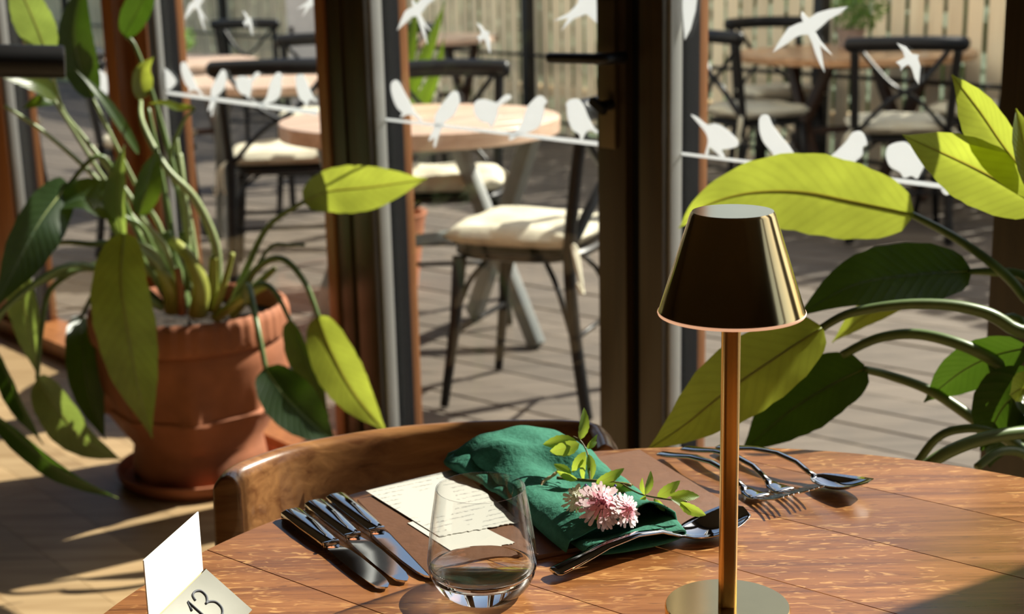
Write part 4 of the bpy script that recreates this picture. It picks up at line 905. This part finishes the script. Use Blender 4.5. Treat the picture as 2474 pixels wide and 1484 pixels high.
def place(x, y, fx, fy, lab, clab, s=1.0):
    a = math.atan2(-fx, fy)
    c = ch0 if first[0] else copy_tree(ch0); u = cu0 if first[0] else copy_tree(cu0); first[0] = False
    for o in (c, u): o.location = (x, y, 0); o.rotation_euler = (0, 0, a); o.scale = (s, s, 1)
    tag(c, lab, 'chair', 'black bistro chairs on the deck'); tag(u, clab, 'cushion', 'cream seat cushions on the bistro chairs')
place(1.73, 6.45, .15, 1.0, 'black cross-back bistro chair in front of the right outdoor table, back to the window', 'cream cushion on the chair in front of the right outdoor table', 1.08)
place(1.22, 7.15, .85, .35, 'black cross-back bistro chair at the left side of the right outdoor table', 'shaded cushion at the left side of the right outdoor table')
place(1.50, 8.02, .2, -1.0, 'black bistro chair between the right outdoor table and the fence', 'cushion on the chair between right outdoor table and fence')
place(2.25, 6.95, -.7, .6, 'black bistro chair at the right side of the right outdoor table, beside the dark post', 'cushion on the chair beside the dark post')
place(.06, 4.13, -.92, .38, 'dark bistro chair close behind the glazed door with a plump cushion', 'plump cream tufted cushion on the chair behind the glazed door')
place(-.22, 5.14, .02, -1.0, 'black bistro chair tucked in on the far side of the table behind the door', 'cushion under the far edge of the table behind the door')
place(-.92, 5.95, -.1, 1.0, 'black bistro chair with its back to the pane left of the door', 'cushion on the chair backing onto the pane left of the door', 1.12)
place(-1.62, 6.55, 1.0, .1, 'black bistro chair at the left side of the table beyond the left pane', 'cushion on the chair at the left side of the left outdoor table')
place(-.95, 7.35, 0, -1.0, 'black bistro chair on the far side of the table beyond the left pane', 'cushion on the chair at the far side of the left outdoor table')
place(-1.66, 9.9, .2, 1.0, 'bistro chair far back near the fence, left of the grey board', 'cushion on the far chair left of the grey board')
place(-.62, 8.85, .1, 1.0, 'bistro chair in front of the farthest table by the fence', 'cushion on the chair at the farthest table')
place(-2.62, 7.45, .85, .5, 'bistro chair seen through the far left pane', 'cushion on the chair beyond the far left pane')
def round_table(x, y, R, lab, top, leg, yaw, ztop=.75, th=.035, nb=6):
    t = empty('outdoor_table', (x, y, 0), yaw); circ = [(R*math.cos(2*math.pi*i/72), R*math.sin(2*math.pi*i/72)) for i in range(72)]
    w_ = 2*R/nb
    for i in range(nb):
        p = clip(circ, (0, -R+i*w_+.0006), (0, 1)); p = clip(p, (0, -R+(i+1)*w_-.0006), (0, -1)); MB().prism(p, ztop-th, ztop).build('table_board', top, t, bev=.003, bseg=1)
    for sx_ in (-1, 1):
        for sy_ in (-1, 1):
            o = MB(); a = Vector((sx_*.30, sy_*.24, 0)); b = Vector((sx_*.26, -sy_*.24, ztop-th)); d = (b-a).normalized(); side = Vector((1, 0, 0)); up = d.cross(side)
            m = Matrix((side, up, d)).transposed(); o.box((a+b)/2+Vector((sx_*sy_*.018, 0, 0)), (.017, .034, (b-a).length/2), m).build('leg', leg, t, bev=.003)
    for y_, z_ in ((0, .36), (.22, ztop-th-.02), (-.22, ztop-th-.02)): MB().box((0, y_, z_), (.30, .016, .016)).build('stretcher', leg, t, bev=.002)
    return tag(t, lab, 'table', 'round tables on the deck')
round_table(-.285, 4.71, .455, 'round pinkish wooden folding table just behind the glazed door', M['tabtop2'], M['greyleg'], .55, .76, .05)
round_table(1.77, 7.44, .60, 'round brown wooden table by the fence on the right', M['tabtop'], M['brownleg'], .3, .75)
round_table(-1.02, 6.60, .50, 'round wooden table beyond the pane left of the door', M['tabtop2'], M['greyleg'], .2, .75)
round_table(-.55, 9.75, .50, 'farthest wooden table against the fence, seen at the top of the door', M['tabtop2'], M['brownleg'], .4, .75)
round_table(-1.85, 7.9, .5, 'wooden table beyond the far left pane', M['tabtop2'], M['brownleg'], .4, .75)
# herb pot on the right table
hp = Vector((1.81, 7.72, .75)); hb = empty('potted_herb', (hp.x, hp.y, .75)); tag(hb, 'bushy green herb in a small grey pot on the right outdoor table', 'potted plant')
MB().lathe([(0, .0005), (.055, .0005), (.075, .09), (.08, .10), (.07, .10), (.065, .085), (0, .08)], 24).build('pot', plain('stone pot', (.32, .25, .22), .8), hb, True, auto=50)
def bush(nm, par, n, c, r, leafsize, mt, seed):
    rn = random.Random(seed); vs = []; fs = []; uv = []
    for i in range(n):
        d = Vector((rn.gauss(0, 1), rn.gauss(0, 1), rn.gauss(0, 1))).normalized(); p = Vector(c)+Vector((d.x*r[0], d.y*r[1], d.z*r[2]))*(rn.random()**.4); e1 = (d+Vector((rn.gauss(0, .6), rn.gauss(0, .6), rn.gauss(0, .6)))).normalized(); e2 = e1.cross(Vector((rn.gauss(0, 1), rn.gauss(0, 1), 1))).normalized(); q = leafsize*rn.uniform(.6, 1.3); b = len(vs)
        vs += [p-e1*q, p-e2*q*.45, p+e1*q, p+e2*q*.45]; uv += [(.5, 0), (0, .5), (.5, 1), (1, .5)]; fs.append((b, b+1, b+2, b+3))
    return tag(leaf_obj(nm, vs, fs, uv, mt, par), kind='stuff')
bush('foliage', hb, 900, (.04, 0, .21), (.15, .15, .13), .016, M['herb'], 2)
# leafy planter beyond the left pane and blades for reflected leaves near the door
h2p = Vector((-1.72, 7.62, .75)); h2 = empty('potted_herb', (h2p.x, h2p.y, .75)); tag(h2, 'small bright green herb on the table beyond the far left pane', 'potted plant')
MB().lathe([(0, .0005), (.045, .0005), (.06, .07), (.065, .08), (.055, .08), (.05, .07), (0, .065)], 24).build('pot', M['soil'], h2, True, auto=50); bush('foliage', h2, 500, (0, 0, .13), (.12, .12, .08), .014, M['herb'], 5)
bp = Vector((-.50, 5.58, 0)); bl_ = empty('reflection_plant', bp); tag(bl_, 'added plant with long green blades standing in for leaves reflected in the door pane', 'potted plant'); bi = Matrix.Translation(-bp)  # added plant; its blades stand in for leaves reflected in the glass
MB().lathe([(0, .0005), (.13, .0005), (.17, .28), (.18, .30), (.16, .30), (.15, .27), (0, .26)], 28, bp).build('pot', M['terra'], bl_, True, auto=50).matrix_parent_inverse = bi
for pts in ([(930, 390, 5.75), (980, 240, 5.7), (1030, 130, 5.65), (1080, -10, 5.6)], [(925, 390, 5.75), (960, 250, 5.75), (990, 120, 5.75), (1010, -30, 5.75)], [(920, 390, 5.75), (945, 250, 5.8), (960, 100, 5.85), (955, -40, 5.9)], [(935, 390, 5.7), (1000, 280, 5.6), (1050, 180, 5.5), (1075, 80, 5.45)]):
    big_leaf(bl_, bi, pts, .034, .3, .2, 'leafdark', .8)
# grey notice board
nbp = at(742, 100, 8.6); nb_ = empty('notice_board', (nbp.x, nbp.y, 0), -.3); tag(nb_, 'pale grey freestanding board beyond the right end of the left pane', 'board')
MB().box((0, 0, .85), (.12, .012, .58)).build('panel', M['boardgrey'], nb_, bev=.004); MB().box((-.09, .10, .45), (.012, .012, .45), Matrix.Rotation(.25, 3, 'X')).build('leg', M['blackmetal'], nb_); MB().box((.09, .10, .45), (.012, .012, .45), Matrix.Rotation(.25, 3, 'X')).build('leg', M['blackmetal'], nb_)
for x in (-.1, .1): MB().box((x, 0, .14), (.012, .012, .14)).build('foot', M['blackmetal'], nb_)

# black rail end at the far left
ra = at(-900, 132, 2.65); rb = at(158, 150, 2.85)
hr = empty('black_rail', (ra.x, ra.y, 0)); tag(hr, 'thick black rounded rail jutting in from the left edge among the leaves', 'rail')
MB().tube([ra-hr.location, rb-hr.location], .032, 16).build('bar', M['black'], hr, bev=.006); MB().tube([Vector((0, 0, 0)), ra-hr.location], .025, 14).build('post', M['black'], hr, True); MB().lathe([(0, 0.0005), (.16, .0005), (.16, .012), (.03, .02), (0, .02)], 28).build('foot', M['black'], hr, True, auto=40)
bpy.context.view_layer.update()
